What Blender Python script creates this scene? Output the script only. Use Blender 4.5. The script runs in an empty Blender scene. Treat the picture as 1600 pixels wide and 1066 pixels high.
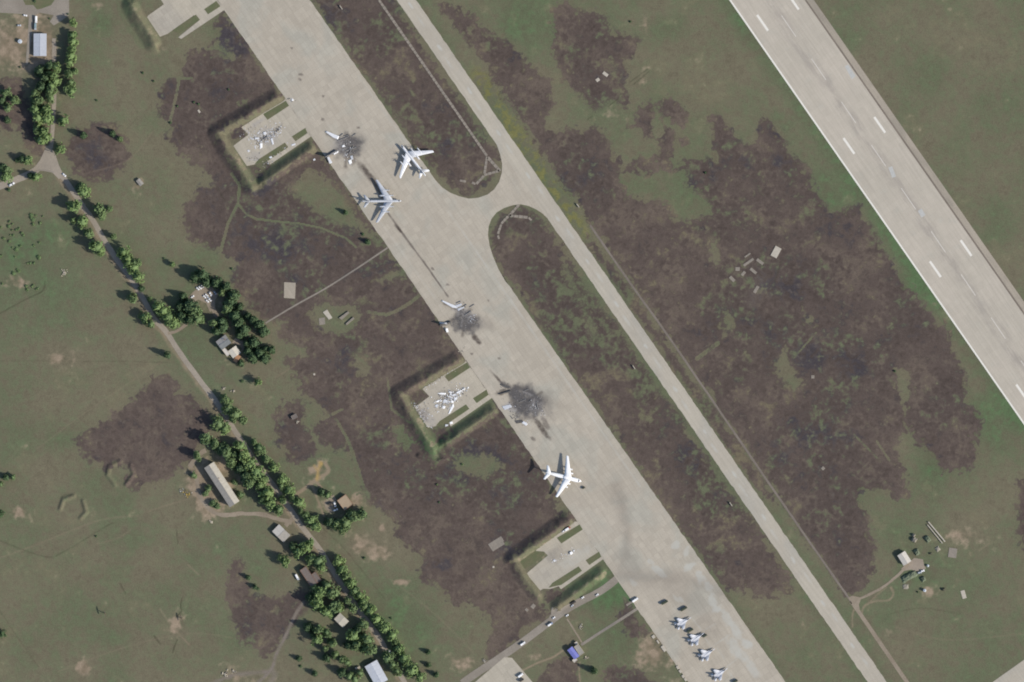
import bpy, bmesh, math, random
import numpy as np
from mathutils import Vector, Matrix
R = math.radians
SC = bpy.context.scene
COL = SC.collection

# ------------------------------------------------------------------ camera, sky, sun, exposure
S = 0.75                                   # metres per photograph pixel (plan survey of the airfield)
CAM_H = 4200.0
cam_d = bpy.data.cameras.new('camera'); cam = bpy.data.objects.new('camera', cam_d); COL.objects.link(cam)
cam.location = (0, 0, CAM_H); cam.rotation_euler = (0, 0, 0)
cam_d.sensor_fit = 'HORIZONTAL'; cam_d.angle = 2 * math.atan(800 * S / CAM_H)
cam_d.clip_start = 10; cam_d.clip_end = 40000
SC.camera = cam
ELEV = 34.0
TO_SUN = Vector((0.932 * math.cos(R(ELEV)), -0.362 * math.cos(R(ELEV)), math.sin(R(ELEV)))).normalized()
w = bpy.data.worlds.new('World'); SC.world = w; w.use_nodes = True
wn = w.node_tree.nodes; wl = w.node_tree.links
sky = wn.new('ShaderNodeTexSky'); sky.sky_type = 'NISHITA'; sky.sun_disc = False
sky.sun_elevation = R(ELEV); sky.sun_rotation = math.atan2(TO_SUN.x, TO_SUN.y)
sky.altitude = 500; sky.air_density = 1.0; sky.dust_density = 1.5
bgn = wn['Background']; wl.new(sky.outputs[0], bgn.inputs[0]); bgn.inputs[1].default_value = 0.112
sd_ = bpy.data.lights.new('sun', 'SUN'); sd_.energy = 3.6; sd_.angle = R(0.5); sd_.color = (1.0, 0.935, 0.83)
sun = bpy.data.objects.new('sun', sd_); COL.objects.link(sun); sun.location = (400, -150, 900)
sun.rotation_euler = (-TO_SUN).to_track_quat('-Z', 'Y').to_euler()
vs = SC.view_settings; vs.view_transform = 'Standard'; vs.look = 'None'; vs.gamma = 1; vs.use_curve_mapping = False
vs.exposure = 0.51
SC.render.filter_size = 1.9
SC.cycles.filter_width = 1.9
GAIN = 1.30                                # displayed linear value of a flat sunlit surface / its albedo

# ------------------------------------------------------------------ helpers
def P(x, y, z=0.0):
    return Vector(((x - 800) * S, (533 - y) * S, z))
def lin(c):
    c /= 255.0
    return c / 12.92 if c <= 0.04045 else ((c + 0.055) / 1.055) ** 2.4
def C(r, g, b, k=1.0):
    return (lin(r) / GAIN * k, lin(g) / GAIN * k, lin(b) / GAIN * k, 1.0)

def tag(o, label=None, cat=None, group=None, kind=None):
    if label: o['label'] = label
    if cat: o['category'] = cat
    if group: o['group'] = group
    if kind: o['kind'] = kind
    return o
def empty(name, loc, rz=0.0, label=None, cat=None, group=None):
    o = bpy.data.objects.new(name, None); COL.objects.link(o)
    o.location = loc; o.rotation_euler = (0, 0, rz); o.empty_display_size = 1
    return tag(o, label, cat, group)
def copy_tree(o, parent=None):
    c = o.copy(); COL.objects.link(c); c.parent = parent
    for ch in o.children: copy_tree(ch, c)
    return c

class MB:
    def __init__(s): s.v = []; s.f = []; s.mi = []; s.m = 0
    def add(s, vs_, fs):
        n = len(s.v); s.v += [tuple(v) for v in vs_]
        for f in fs: s.f.append(tuple(i + n for i in f)); s.mi.append(s.m)
        return s
    def box(s, c, d, rz=0.0, rx=0.0, ry=0.0):
        M = Matrix.Translation(c) @ Matrix.Rotation(rz, 4, 'Z') @ Matrix.Rotation(ry, 4, 'Y') @ Matrix.Rotation(rx, 4, 'X')
        x, y, z = d[0] / 2, d[1] / 2, d[2] / 2
        vs_ = [M @ Vector(p) for p in ((-x,-y,-z),(x,-y,-z),(x,y,-z),(-x,y,-z),(-x,-y,z),(x,-y,z),(x,y,z),(-x,y,z))]
        return s.add(vs_, [(3,2,1,0),(4,5,6,7),(0,1,5,4),(1,2,6,5),(2,3,7,6),(3,0,4,7)])
    def prism(s, poly, z0, z1):
        n = len(poly)
        a = sum(poly[i][0] * poly[(i+1) % n][1] - poly[(i+1) % n][0] * poly[i][1] for i in range(n))
        if a < 0: poly = poly[::-1]
        vs_ = [(p[0], p[1], z0) for p in poly] + [(p[0], p[1], z1) for p in poly]
        return s.add(vs_, [tuple(range(n-1, -1, -1)), tuple(range(n, 2*n))] + [(i, (i+1) % n, n + (i+1) % n, n + i) for i in range(n)])
    def lathe(s, prof, y=0.0, z=0.0, seg=12, dz=None, sy=1.0, sz=1.0):
        """profile of (x, radius) turned about the x axis; dz lifts single stations"""
        vs_ = []; fs = []
        for k, (x, r) in enumerate(prof):
            off = dz[k] if dz else 0
            for i in range(seg):
                a = 2 * math.pi * i / seg
                vs_.append((x, y + r * sy * math.cos(a), z + off + r * sz * math.sin(a)))
        for k in range(len(prof) - 1):
            for i in range(seg):
                j = (i + 1) % seg
                fs.append((k*seg + i, k*seg + j, (k+1)*seg + j, (k+1)*seg + i))
        fs.append(tuple(range(seg - 1, -1, -1))); fs.append(tuple(range((len(prof)-1)*seg, len(prof)*seg)))
        return s.add(vs_, fs)
    def wing(s, secs, vertical=False):
        """sections (x_leading, span, height, chord, thickness)"""
        vs_ = []; fs = []; k = 8
        sh = [(0,0), (-.06,.38), (-.25,.5), (-.6,.34), (-1,.03), (-1,-.03), (-.55,-.34), (-.15,-.42)]
        for (xl, sp, h, c, t) in secs:
            for (u, q) in sh:
                if vertical: vs_.append((xl + u*c, sp + q*t, h))
                else: vs_.append((xl + u*c, sp, h + q*t))
        for m in range(len(secs) - 1):
            for i in range(k):
                j = (i+1) % k
                fs.append((m*k+i, m*k+j, (m+1)*k+j, (m+1)*k+i))
        fs.append(tuple(range(k-1, -1, -1))); fs.append(tuple(range((len(secs)-1)*k, len(secs)*k)))
        return s.add(vs_, fs)
    def tube(s, a, b, r, seg=6, r2=None):
        a = Vector(a); b = Vector(b); d = (b - a).normalized(); r2 = r if r2 is None else r2
        u = d.orthogonal().normalized(); v = d.cross(u)
        vs_ = []
        for q, rr in ((a, r), (b, r2)):
            for i in range(seg):
                t = 2*math.pi*i/seg; vs_.append(q + (u*math.cos(t) + v*math.sin(t)) * rr)
        return s.add(vs_, [(i, (i+1) % seg, seg + (i+1) % seg, seg + i) for i in range(seg)] + [tuple(range(seg-1,-1,-1)), tuple(range(seg, 2*seg))])
    def mesh(s, name, mats, smooth=False, fix=True):
        me = bpy.data.meshes.new(name); me.from_pydata(s.v, [], s.f)
        for m in (mats if isinstance(mats, (list, tuple)) else [mats]): me.materials.append(m)
        if any(s.mi): me.polygons.foreach_set('material_index', s.mi)
        if fix:
            b = bmesh.new(); b.from_mesh(me); bmesh.ops.recalc_face_normals(b, faces=b.faces); b.to_mesh(me); b.free()
        if smooth: me.polygons.foreach_set('use_smooth', [True] * len(me.polygons))
        me.update(); return me
    def build(s, name, mats, parent=None, smooth=False, fix=True):
        o = bpy.data.objects.new(name, s.mesh(name, mats, smooth, fix)); COL.objects.link(o); o.parent = parent
        return o

# ------------------------------------------------------------------ node helpers
class NT:
    def __init__(s, name):
        s.m = bpy.data.materials.new(name); s.m.use_nodes = True
        s.n = s.m.node_tree.nodes; s.l = s.m.node_tree.links
        s.b = s.n['Principled BSDF']; s.b.inputs['Roughness'].default_value = 0.9
        s.b.inputs['Specular IOR Level'].default_value = 0.12
    def put(s, sock, v):
        if isinstance(v, bpy.types.NodeSocket): s.l.new(v, sock)
        elif sock.type == 'VECTOR' and hasattr(v, '__len__'): sock.default_value = tuple(v)[:3]
        else: sock.default_value = v
    def co(s, rz=0.0, scale=(1,1,1), kind='Object'):
        t = s.n.new('ShaderNodeTexCoord'); m = s.n.new('ShaderNodeMapping')
        s.l.new(t.outputs[kind], m.inputs[0]); m.inputs['Rotation'].default_value = (0, 0, rz)
        if tuple(scale) == (1, 1, 1): return m.outputs[0]
        q = s.n.new('ShaderNodeMapping'); s.l.new(m.outputs[0], q.inputs[0]); q.inputs['Scale'].default_value = scale
        return q.outputs[0]
    def noise(s, co, scale, detail=3.0, rough=0.55, dist=0.0):
        t = s.n.new('ShaderNodeTexNoise'); s.l.new(co, t.inputs['Vector'])
        t.inputs['Scale'].default_value = scale; t.inputs['Detail'].default_value = detail
        t.inputs['Roughness'].default_value = rough; t.inputs['Distortion'].default_value = dist
        return t.outputs[0]
    def math(s, op, a, b=0.0, c=None):
        t = s.n.new('ShaderNodeMath'); t.operation = op; s.put(t.inputs[0], a); s.put(t.inputs[1], b)
        if c is not None: s.put(t.inputs[2], c)
        return t.outputs[0]
    def step(s, v, lo, hi, a=0.0, b=1.0):
        t = s.n.new('ShaderNodeMapRange'); t.interpolation_type = 'SMOOTHSTEP'
        s.put(t.inputs[0], v); t.inputs[1].default_value = lo; t.inputs[2].default_value = hi; t.inputs[3].default_value = a; t.inputs[4].default_value = b
        return t.outputs[0]
    def mix(s, f, a, b, mode='MIX'):
        t = s.n.new('ShaderNodeMix'); t.data_type = 'RGBA'; t.blend_type = mode
        s.put(t.inputs[0], f); s.put(t.inputs[6], a); s.put(t.inputs[7], b)
        return t.outputs[2]
    def scale(s, col, v):
        t = s.n.new('ShaderNodeVectorMath'); t.operation = 'SCALE'; s.put(t.inputs[0], col); s.put(t.inputs['Scale'], v)
        return t.outputs[0]
    def attr(s, name):
        t = s.n.new('ShaderNodeAttribute'); t.attribute_name = name; return t.outputs['Fac']
    def base(s, c): s.put(s.b.inputs['Base Color'], c)
    def bump(s, h, strength, dist):
        t = s.n.new('ShaderNodeBump'); t.inputs['Strength'].default_value = strength; t.inputs['Distance'].default_value = dist
        s.l.new(h, t.inputs['Height']); s.l.new(t.outputs[0], s.b.inputs['Normal'])

def plain(name, col, var=0.12, sc=1.0, rough=0.7, spec=0.2, metal=0.0):
    t = NT(name); co = t.co()
    n = t.noise(co, sc, 4); t.base(t.scale(col, t.step(n, 0.25, 0.75, 1 - var, 1 + var)))
    t.b.inputs['Roughness'].default_value = rough; t.b.inputs['Specular IOR Level'].default_value = spec; t.b.inputs['Metallic'].default_value = metal
    return t.m

# ------------------------------------------------------------------ materials
ADIR = math.atan2(-0.823, 0.568)            # the direction apron, taxiway and runway run in
def concrete(name, a, b, c, dark, streak=0.08, joint=0.05, fine=0.06, stains=False):
    t = NT(name); co = t.co(-ADIR); cs = t.co(-ADIR, (0.06, 1, 1))
    n1 = t.noise(co, 0.012, 5, 0.6); n2 = t.noise(co, 0.055, 5, 0.6); n3 = t.noise(cs, 0.35, 4, 0.6); n4 = t.noise(co, 0.7, 3, 0.7); n5 = t.noise(co, 0.022, 3, 0.5, 0.6)
    col = t.mix(t.step(n1, 0.36, 0.64), a, b)
    col = t.mix(t.step(n5, 0.48, 0.68), col, c)
    col = t.mix(t.step(n2, 0.56, 0.78, 0, 0.28), col, dark)
    br = t.n.new('ShaderNodeTexBrick'); t.l.new(co, br.inputs['Vector']); br.offset = 0.0
    br.inputs['Scale'].default_value = 1.0; br.inputs['Brick Width'].default_value = 7.0; br.inputs['Row Height'].default_value = 7.0
    br.inputs['Mortar Size'].default_value = 0.12; br.inputs['Mortar Smooth'].default_value = 0.3; br.inputs['Bias'].default_value = 0
    br.inputs['Color1'].default_value = (1 - joint, 1 - joint, 1 - joint, 1); br.inputs['Color2'].default_value = (1 + joint * .6, 1 + joint * .6, 1 + joint * .6, 1)
    br.inputs['Mortar'].default_value = (1 - joint * 2.6, 1 - joint * 2.6, 1 - joint * 2.6, 1)
    col = t.mix(1.0, col, br.outputs[0], 'MULTIPLY')
    k = t.math('MULTIPLY', t.step(n3, 0.3, 0.7, 1 - streak, 1 + streak), t.step(n4, 0.25, 0.75, 1 - fine, 1 + fine))
    col = t.scale(col, k)
    if stains:                              # repairs, oil, soot and ash mapped on the paving
        gr = t.step(t.noise(co, 0.5, 4, 0.7), 0.25, 0.75, 0.8, 1.2)
        for nm, cc in (('pale', C(189,187,178)), ('brown', C(118,110,102)), ('char', C(82,73,68)), ('soot', C(94,91,91)), ('ash', C(164,160,157))):
            f = t.math('MINIMUM', t.math('MULTIPLY', t.attr(nm), gr), 1.0); col = t.mix(f, col, t.scale(cc, gr) if nm in ('char', 'soot') else cc)
    t.base(col); t.b.inputs['Roughness'].default_value = 0.88
    return t.m
M = {}
M['apron'] = concrete('apron_concrete', C(180,171,156), C(185,176,161), C(177,172,159), C(163,154,142), 0.045, 0.065, 0.07, True)
M['pad'] = concrete('pad_concrete', C(181,173,158), C(187,178,161), C(175,168,155), C(152,144,133), 0.05, 0.06, 0.08, True)
M['taxi'] = concrete('taxiway_concrete', C(180,172,158), C(186,178,163), C(177,171,159), C(160,152,142), 0.05, 0.03, 0.06, True)
M['slab'] = concrete('old_slab_concrete', C(141,134,124), C(150,141,130), C(132,126,118), C(120,112,104), 0.04, 0.05, 0.12)
M['drain'] = concrete('drain_concrete', C(142,134,123), C(154,145,134), C(132,124,114), C(116,108,99), 0.03, 0.0, 0.12)
M['shoulder'] = concrete('shoulder_concrete', C(163,154,140), C(172,162,147), C(154,146,133), C(118,110,98), 0.06, 0.0, 0.1)

def runway_mat():
    t = NT('runway_concrete'); co = t.co(-ADIR); cs = t.co(-ADIR, (0.05, 1, 1))
    n1 = t.noise(co, 0.014, 5, 0.6); n2 = t.noise(co, 0.06, 5, 0.6); n3 = t.noise(cs, 0.4, 5, 0.65); n4 = t.noise(co, 0.8, 3, 0.7)
    n5 = t.noise(t.co(-ADIR, (0.3, 1, 1)), 0.11, 5, 0.65)
    col = t.mix(t.step(n1, 0.36, 0.64), C(186,178,164), C(192,183,169))
    col = t.mix(t.step(n2, 0.55, 0.75, 0, 0.4), col, C(178,176,165))
    mid = t.step(t.math('ABSOLUTE', t.attr('across'), 0), 3.0, 13.0, 1, 0)       # tyre wear along the middle
    col = t.mix(t.math('MULTIPLY', mid, t.step(n5, 0.40, 0.66, 0.05, 0.5)), col, C(150,143,136))
    k = t.math('MULTIPLY', t.step(n3, 0.3, 0.7, 0.94, 1.06), t.step(n4, 0.25, 0.75, 0.95, 1.05))
    br = t.n.new('ShaderNodeTexBrick'); t.l.new(co, br.inputs['Vector']); br.offset = 0.0
    br.inputs['Scale'].default_value = 1.0; br.inputs['Brick Width'].default_value = 7.5; br.inputs['Row Height'].default_value = 7.5
    br.inputs['Mortar Size'].default_value = 0.1; br.inputs['Color1'].default_value = (.97,.97,.97,1); br.inputs['Color2'].default_value = (1.02,1.02,1.02,1); br.inputs['Mortar'].default_value = (.9,.9,.9,1)
    t.base(t.mix(1.0, t.scale(col, k), br.outputs[0], 'MULTIPLY')); return t.m
M['runway'] = runway_mat()

def asphalt(name, c1, c2):
    t = NT(name); co = t.co(); n1 = t.noise(co, 0.05, 5); n2 = t.noise(co, 0.6, 4, 0.7)
    t.base(t.scale(t.mix(t.step(n1, 0.35, 0.65), c1, c2), t.step(n2, 0.25, 0.75, 0.88, 1.12))); return t.m
M['road'] = asphalt('worn_asphalt', C(151,142,129), C(162,152,138))
M['road_dark'] = asphalt('grey_asphalt', C(140,132,121), C(151,143,132))
M['gravel_s'] = asphalt('hard_gravel', C(148,136,122), C(158,146,132)); M['dirt_road'] = asphalt('packed_dirt', C(140,128,112), C(154,142,126))
M['track_grey'] = asphalt('grey_track', C(122,113,105), C(132,123,114))
M['repair'] = asphalt('repair_concrete', C(188,188,184), C(194,192,186))
M['paint'] = plain('white_paint', C(232,228,218), 0.06, 0.8)
M['paint_thin'] = plain('faded_paint', C(214,208,198), 0.08, 0.8)

def ground_mat():
    t = NT('airfield_ground'); co = t.co()
    burn, regrow, green, soil, dark, yel, m1, m2, m3, m4 = [t.attr(k) for k in ('burn', 'regrow', 'green', 'soil', 'dark', 'yel', 'patch_a', 'patch_b', 'patch_c', 'patch_d')]
    tr_tan, tr_grey, tr_wet, tr_sand = [t.attr(k) for k in ('track_tan', 'track_grey', 'track_wet', 'track_sand')]
    def lc(c, *terms):
        o = c
        for k, f in terms: o = t.math('MULTIPLY_ADD', f, k, o)
        return o
    nD = t.noise(co, 0.6, 4, 0.7); fine = t.noise(co, 1.9, 2, 0.6)
    m5 = t.math('MULTIPLY', t.math('SUBTRACT', t.noise(co, 0.42, 3, 0.6), 0.5), 7.0)
    st1 = t.math('MULTIPLY', t.math('SUBTRACT', t.noise(t.co(-ADIR + .25, (.10, 1, 1)), .22, 4, .6), .5), 7.0); st2 = t.math('MULTIPLY', t.math('SUBTRACT', t.noise(t.co(.55, (.12, 1, 1)), .16, 4, .6), .5), 7.0)
    g = lc(green, (.12, m1), (.12, m2), (.10, m3), (.09, m4), (.06, m5), (.05, st1), (.05, st2)); g = t.math('ADD', g, 0.44)
    grass = t.mix(t.step(g, 0.0, 1.0), C(119,113,94), C(102,108,84))
    grass = t.mix(t.step(g, 0.85, 1.5, 0, 0.9), grass, C(92,113,80))
    grass = t.mix(t.step(lc(m2, (.7, m3), (-.5, m1)), 1.0, 3.2, 0, 0.38), grass, C(124,113,94))
    grass = t.mix(t.math('MULTIPLY', yel, t.step(lc(m3, (.8, m4)), -.8, 1.6)), grass, C(120,116,72))
    s = t.step(lc(soil, (.10, m2), (.12, m3), (.08, m4)), 0.36, 0.92)
    grass = t.mix(s, grass, t.mix(t.step(m3, -1, 1), C(134,121,102), C(150,135,116)))
    grass = t.scale(grass, lc(1.0, (.03, m3), (.045, m4), (.04, m5), (.025, m2)))
    b = lc(burn, (1.6, m2), (3.0, m3), (3.2, m4), (1.8, m5), (1.0, st2)); bf = t.step(b, -4.0, 4.0)
    bc = t.mix(t.step(lc(m1, (.5, m2)), -1.2, 1.2), C(99,88,82), C(91,81,76))
    bc = t.mix(t.step(lc(m2, (-.8, m1), (.5, m3), (.5, m4)), 0.2, 2.2, 0, 0.6), bc, C(108,97,87))
    bc = t.mix(t.step(lc(m3, (1.0, m4), (.6, m5), (-.3, m2)), 0.2, 2.6, 0, 0.75), bc, C(76,68,65))
    dk = lc(-.45, (2.7, dark), (.35, m1), (-.35, m2), (.35, m3), (.3, m4)); bc = t.mix(t.step(dk, 0.1, 1.7, 0, 0.8), bc, C(73,70,75))
    bc = t.mix(t.step(lc(st2, (.7, m4)), .3, 2.2, 0, .45), bc, C(112,102,90)); bc = t.mix(t.step(lc(st1, (.6, m4), (.4, m3)), .4, 2.4, 0, .5), bc, C(78,70,67))
    rg = lc(0.0, (2.1, regrow), (.2, m1), (.42, m2), (.6, m3), (.55, m4), (.35, m5))
    bc = t.mix(t.step(rg, 0.6, 2.7, 0, 0.9), bc, t.mix(t.step(m1, -.6, .8), C(110,102,84), C(98,102,80)))
    bc = t.scale(bc, lc(1.0, (.045, m3), (.075, m4), (.065, m5), (.03, m2)))
    col = t.mix(bf, grass, bc)
    col = t.mix(tr_tan, col, C(146,132,112)); col = t.mix(tr_grey, col, C(130,121,112)); col = t.mix(tr_wet, col, C(62,62,49)); col = t.mix(tr_sand, col, C(176,150,98))
    k = t.math('MULTIPLY', t.step(nD, 0.25, 0.75, 0.87, 1.13), t.step(fine, 0.25, 0.75, 0.92, 1.08))
    t.base(t.scale(col, k)); t.b.inputs['Specular IOR Level'].default_value = 0.0; t.b.inputs['Roughness'].default_value = 1.0
    t.bump(nD, 0.35, 0.5)
    return t.m
M['ground'] = ground_mat()
def patch_mat():
    t = NT('patch_grass'); co = t.co(); n = t.noise(co, 0.08, 4); n2 = t.noise(co, 0.7, 4, 0.7)
    t.base(t.scale(t.mix(t.step(n, 0.35, 0.65), C(110,108,84), C(100,106,78)), t.step(n2, 0.25, 0.75, 0.85, 1.15))); return t.m
M['patch'] = patch_mat()

def leaf(name, a, b):
    t = NT(name); co = t.co(); oi = t.n.new('ShaderNodeObjectInfo')
    n = t.noise(co, 0.5, 3, 0.6)
    f = t.math('ADD', t.step(n, 0.3, 0.7, 0, 0.6), t.math('MULTIPLY', oi.outputs['Random'], 0.4))
    t.base(t.mix(f, a, b)); t.b.inputs['Roughness'].default_value = 0.7; t.b.inputs['Specular IOR Level'].default_value = 0.1
    return t.m
M['leaf_g'] = leaf('leaves_bright', (0.118,0.178,0.074,1), (0.158,0.216,0.082,1))
M['leaf_m'] = leaf('leaves_mid', (0.098,0.148,0.068,1), (0.132,0.178,0.076,1))
M['leaf_d'] = leaf('needles_dark', (0.055,0.090,0.047,1), (0.082,0.124,0.060,1))
M['bark'] = plain('bark', (0.10,0.075,0.055,1), 0.2, 2)
# ------------------------------------------------------------------ terrain heights (earth berms round the dispersals)
REV = [(-134, -199), (0, 0), (283, 409), (459, 662)]       # offsets of the four dispersals from the second one, px
BERMS = []                                                # polyline px, height m, run on its left m, run on its right m
def shift(poly, d): return [(x + d[0], y + d[1]) for x, y in poly]
NW_SW = [(441, 149), (341, 207.5), (352, 228), (372, 258), (394, 292)]
SE = [(488, 233), (415, 283)]
BERMS.append((shift([(341, 207.5), (352, 228), (372, 258), (376, 266)], REV[0]), 6.5, 7.0, 13.0))
for i in (1, 2):
    BERMS.append((shift(NW_SW, REV[i]), 6.2, 6.5, 12.5))
    BERMS.append((shift(SE, REV[i]), 6.4, 6.0, 11.0))
BERMS.append((shift([(433, 148), (344, 212)], REV[3]), 6.2, 6.0, 12.5))
BERMS.append((shift([(480, 235), (413, 285)], REV[3]), 5.5, 6.0, 10.0))
BERMS.append((shift([(344, 212), (362, 244), (382, 268)], REV[3]), 3.0, 5.0, 10.0))
BERMS.append(([(680, 700), (697, 716), (682, 722), (655, 712)], 2.2, 4, 4))
BERMS.append(([(197, 757), (209, 741), (204, 727)], 1.6, 3, 3)); BERMS.append(([(168, 742), (171, 728), (188, 721)], 1.6, 3, 3)); BERMS.append(([(168, 742), (180, 758)], 1.2, 3, 3))
BERMS.append(([(94, 795), (99, 781), (115, 775)], 1.6, 3, 3)); BERMS.append(([(130, 783), (135, 800), (126, 810)], 1.4, 3, 3))
def seg_dist(px, py, poly):
    """distance in px to a polyline and the side (+ is left in world terms)"""
    best = np.full(px.shape, 1e9); side = np.zeros(px.shape)
    for (x0, y0), (x1, y1) in zip(poly[:-1], poly[1:]):
        dx, dy = x1 - x0, y1 - y0; L2 = dx*dx + dy*dy
        t = np.clip(((px - x0)*dx + (py - y0)*dy) / L2, 0, 1)
        d = np.hypot(px - x0 - t*dx, py - y0 - t*dy)
        m = d < best; best = np.where(m, d, best)
        side = np.where(m, -(dx*(py - y0) - dy*(px - x0)), side)
    return best, side
def vnoise(x, y, cell, seed):
    r = np.random.RandomState(seed); n = 256; lat = r.rand(n, n)
    u = x / cell; v = y / cell; i = np.floor(u).astype(int); j = np.floor(v).astype(int); fu = u - i; fv = v - j
    fu = fu*fu*(3 - 2*fu); fv = fv*fv*(3 - 2*fv); g = lambda a, b: lat[a % n, b % n]
    return (g(i,j)*(1-fu) + g(i+1,j)*fu)*(1-fv) + (g(i,j+1)*(1-fu) + g(i+1,j+1)*fu)*fv
def fbm(x, y, cell, seed, o=4, k=0.55):
    a = 1.0; s = 0; t = 0
    for q in range(o):
        s = s + a * vnoise(x + 37*q, y - 53*q, cell / 2**q, seed + q); t += a; a *= k
    return s / t
def height(px, py):
    z = np.zeros(px.shape)
    for poly, h, rl, rr in BERMS:
        m = 40
        xs = [p[0] for p in poly]; ys = [p[1] for p in poly]
        sel = (px > min(xs)-m) & (px < max(xs)+m) & (py > min(ys)-m) & (py < max(ys)+m)
        if not sel.any(): continue
        d, sd = seg_dist(px[sel], py[sel], poly); d = d * S
        run = np.where(sd > 0, rl, rr)
        t = np.clip(1 - (d - 0.5) / run, 0, 1)
        zz = h * (0.35 * t*t*(3 - 2*t) + 0.65 * t) * (0.72 + 0.45 * fbm(px[sel], py[sel], 13, 5, 3))
        if h > 2.5: zz = zz * np.clip(((339.3 + 0.690*py[sel]) - px[sel]) * .823 / 9.0, 0, 1)     # cut back at the apron edge
        z[sel] = np.maximum(z[sel], zz)
    return z
def hz(x, y):
    return float(height(np.array([x], float), np.array([y], float))[0])

# ------------------------------------------------------------------ the ground: one sheet, with wear maps measured from the survey
def sdf(px, py, poly):
    d, _ = seg_dist(px, py, poly + [poly[0]])
    ins = np.zeros(px.shape, bool); n = len(poly)
    for i in range(n):
        x0, y0 = poly[i]; x1, y1 = poly[(i+1) % n]
        if y0 == y1: continue
        c = ((y0 > py) != (y1 > py)) & (px < (x1 - x0) * (py - y0) / (y1 - y0) + x0); ins ^= c
    return np.where(ins, d, -d)
BURN = [
 # west of the apron
 [(333,36),(348,18),(367,40),(400,88),(442,150),(470,188),(484,212),(606,388),(735,568),(800,660),(893,802),(905,830),(870,870),(840,935),(862,955),(800,1006),(775,1022),(760,1026),(762,1008),(775,970),(750,955),(735,936),(715,950),(700,934),(680,915),(664,914),(652,886),(662,866),(642,856),(615,838),(622,822),(610,799),(585,785),(572,770),(560,733),(550,718),(537,693),(525,705),(505,700),(487,664),(510,653),(495,633),(478,618),(466,600),(456,576),(452,565),(482,556),(478,540),(438,528),(448,500),(425,498),(395,490),(388,470),(376,457),(367,430),(374,415),(352,400),(345,390),(316,381),(300,372),(288,354),(290,327),(313,297),(337,284),(320,267),(310,258),(280,233),(262,216),(268,200),(250,172),(246,150),(260,128),(284,118),(283,108),(296,85),(322,80),(340,84),(362,96),(372,90),(354,74),(340,66),(326,72),(342,56)],
 [(430,655),(445,632),(468,630),(478,640),(470,655),(492,690),(500,705),(485,716),(462,724),(445,705),(432,682)],
 [(101,232),(110,213),(128,200),(150,194),(176,200),(192,216),(202,240),(195,261),(173,277),(145,283),(116,269)],
 [(-30,120),(10,125),(28,130),(42,160),(54,185),(62,215),(70,240),(55,236),(38,215),(24,200),(0,205),(-30,200)],
 [(119,692),(138,672),(165,655),(195,632),(225,612),(240,594),(262,593),(278,602),(275,617),(300,616),(318,635),(332,658),(320,685),(305,712),(285,730),(265,745),(240,754),(222,755),(208,765),(196,750),(212,742),(208,728),(190,720),(176,722),(166,733),(158,726),(140,715),(125,703)],
 [(357,888),(368,874),(382,882),(374,897),(386,920),(400,935),(440,930),(478,928),(474,945),(455,985),(440,1005),(424,1028),(410,1022),(397,1008),(375,1004),(365,975),(360,940),(354,920)],
 # between apron and taxiway
 [(918,372),(940,390),(1060,560),(1190,748),(1215,790),(1196,784),(1160,738),(1020,533),(915,380)],
 [(490,-60),(578,-60),(620,10),(768,232),(776,252),(770,285),(745,304),(722,302),(700,285),(672,258),(600,155),(490,2)],
 [(785,335),(812,326),(840,338),(858,358),(985,545),(1165,800),(1232,905),(1228,926),(1190,928),(1150,922),(1128,922),(1108,890),(1042,792),(860,530),(790,430),(770,392),(768,362)],
 # east of the taxiway
 [(688,8),(730,20),(775,60),(800,70),(825,98),(842,115),(860,135),(864,168),(846,182),(852,206),(882,204),(935,205),(950,228),(966,246),(975,262),(1000,250),(1030,262),(1060,268),(1075,250),(1095,248),(1118,250),(1112,215),(1108,182),(1122,176),(1136,192),(1148,214),(1162,232),(1182,224),(1190,190),(1200,184),(1214,205),(1230,232),(1256,262),(1278,300),(1300,330),(1320,328),(1345,320),(1352,348),(1372,372),(1400,428),(1432,462),(1470,510),(1490,540),(1510,600),(1505,630),(1525,645),(1530,660),(1521,680),(1530,712),(1520,727),(1490,735),(1475,737),(1458,722),(1440,698),(1430,676),(1418,664),(1402,690),(1396,702),(1412,735),(1420,774),(1400,775),(1385,766),(1350,764),(1338,775),(1354,800),(1358,830),(1366,860),(1364,890),(1350,915),(1332,930),(1322,928),(1228,790),(1046,528),(912,334),(872,276),(838,216),(790,150),(740,78)],
 [(868,25),(874,8),(895,10),(902,20),(930,15),(950,30),(956,50),(975,55),(995,65),(993,80),(978,95),(984,118),(975,135),(987,160),(975,167),(958,152),(940,165),(925,168),(902,142),(890,130),(874,100),(862,75),(868,60)],
 [(984,198),(1000,175),(1010,158),(1025,165),(1016,190),(1012,215),(1003,222),(1000,204)],
 [(1030,160),(1046,158),(1062,166),(1077,182),(1066,200),(1050,190),(1034,180)],
 [(1045,200),(1071,222),(1055,223),(1046,240),(1036,266),(1017,250),(1030,230)],
 [(1592,757),(1600,752),(1680,750),(1680,870),(1600,862),(1590,830)],
 [(960,965),(975,942),(985,950),(998,965),(1010,985),(985,1000),(978,985)],
 [(845,1055),(865,1035),(880,1022),(900,1040),(904,1080),(830,1100),(832,1075)],
 [(940,1055),(955,1040),(1000,1050),(1030,1066),(1050,1100),(940,1100)],
]
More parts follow.
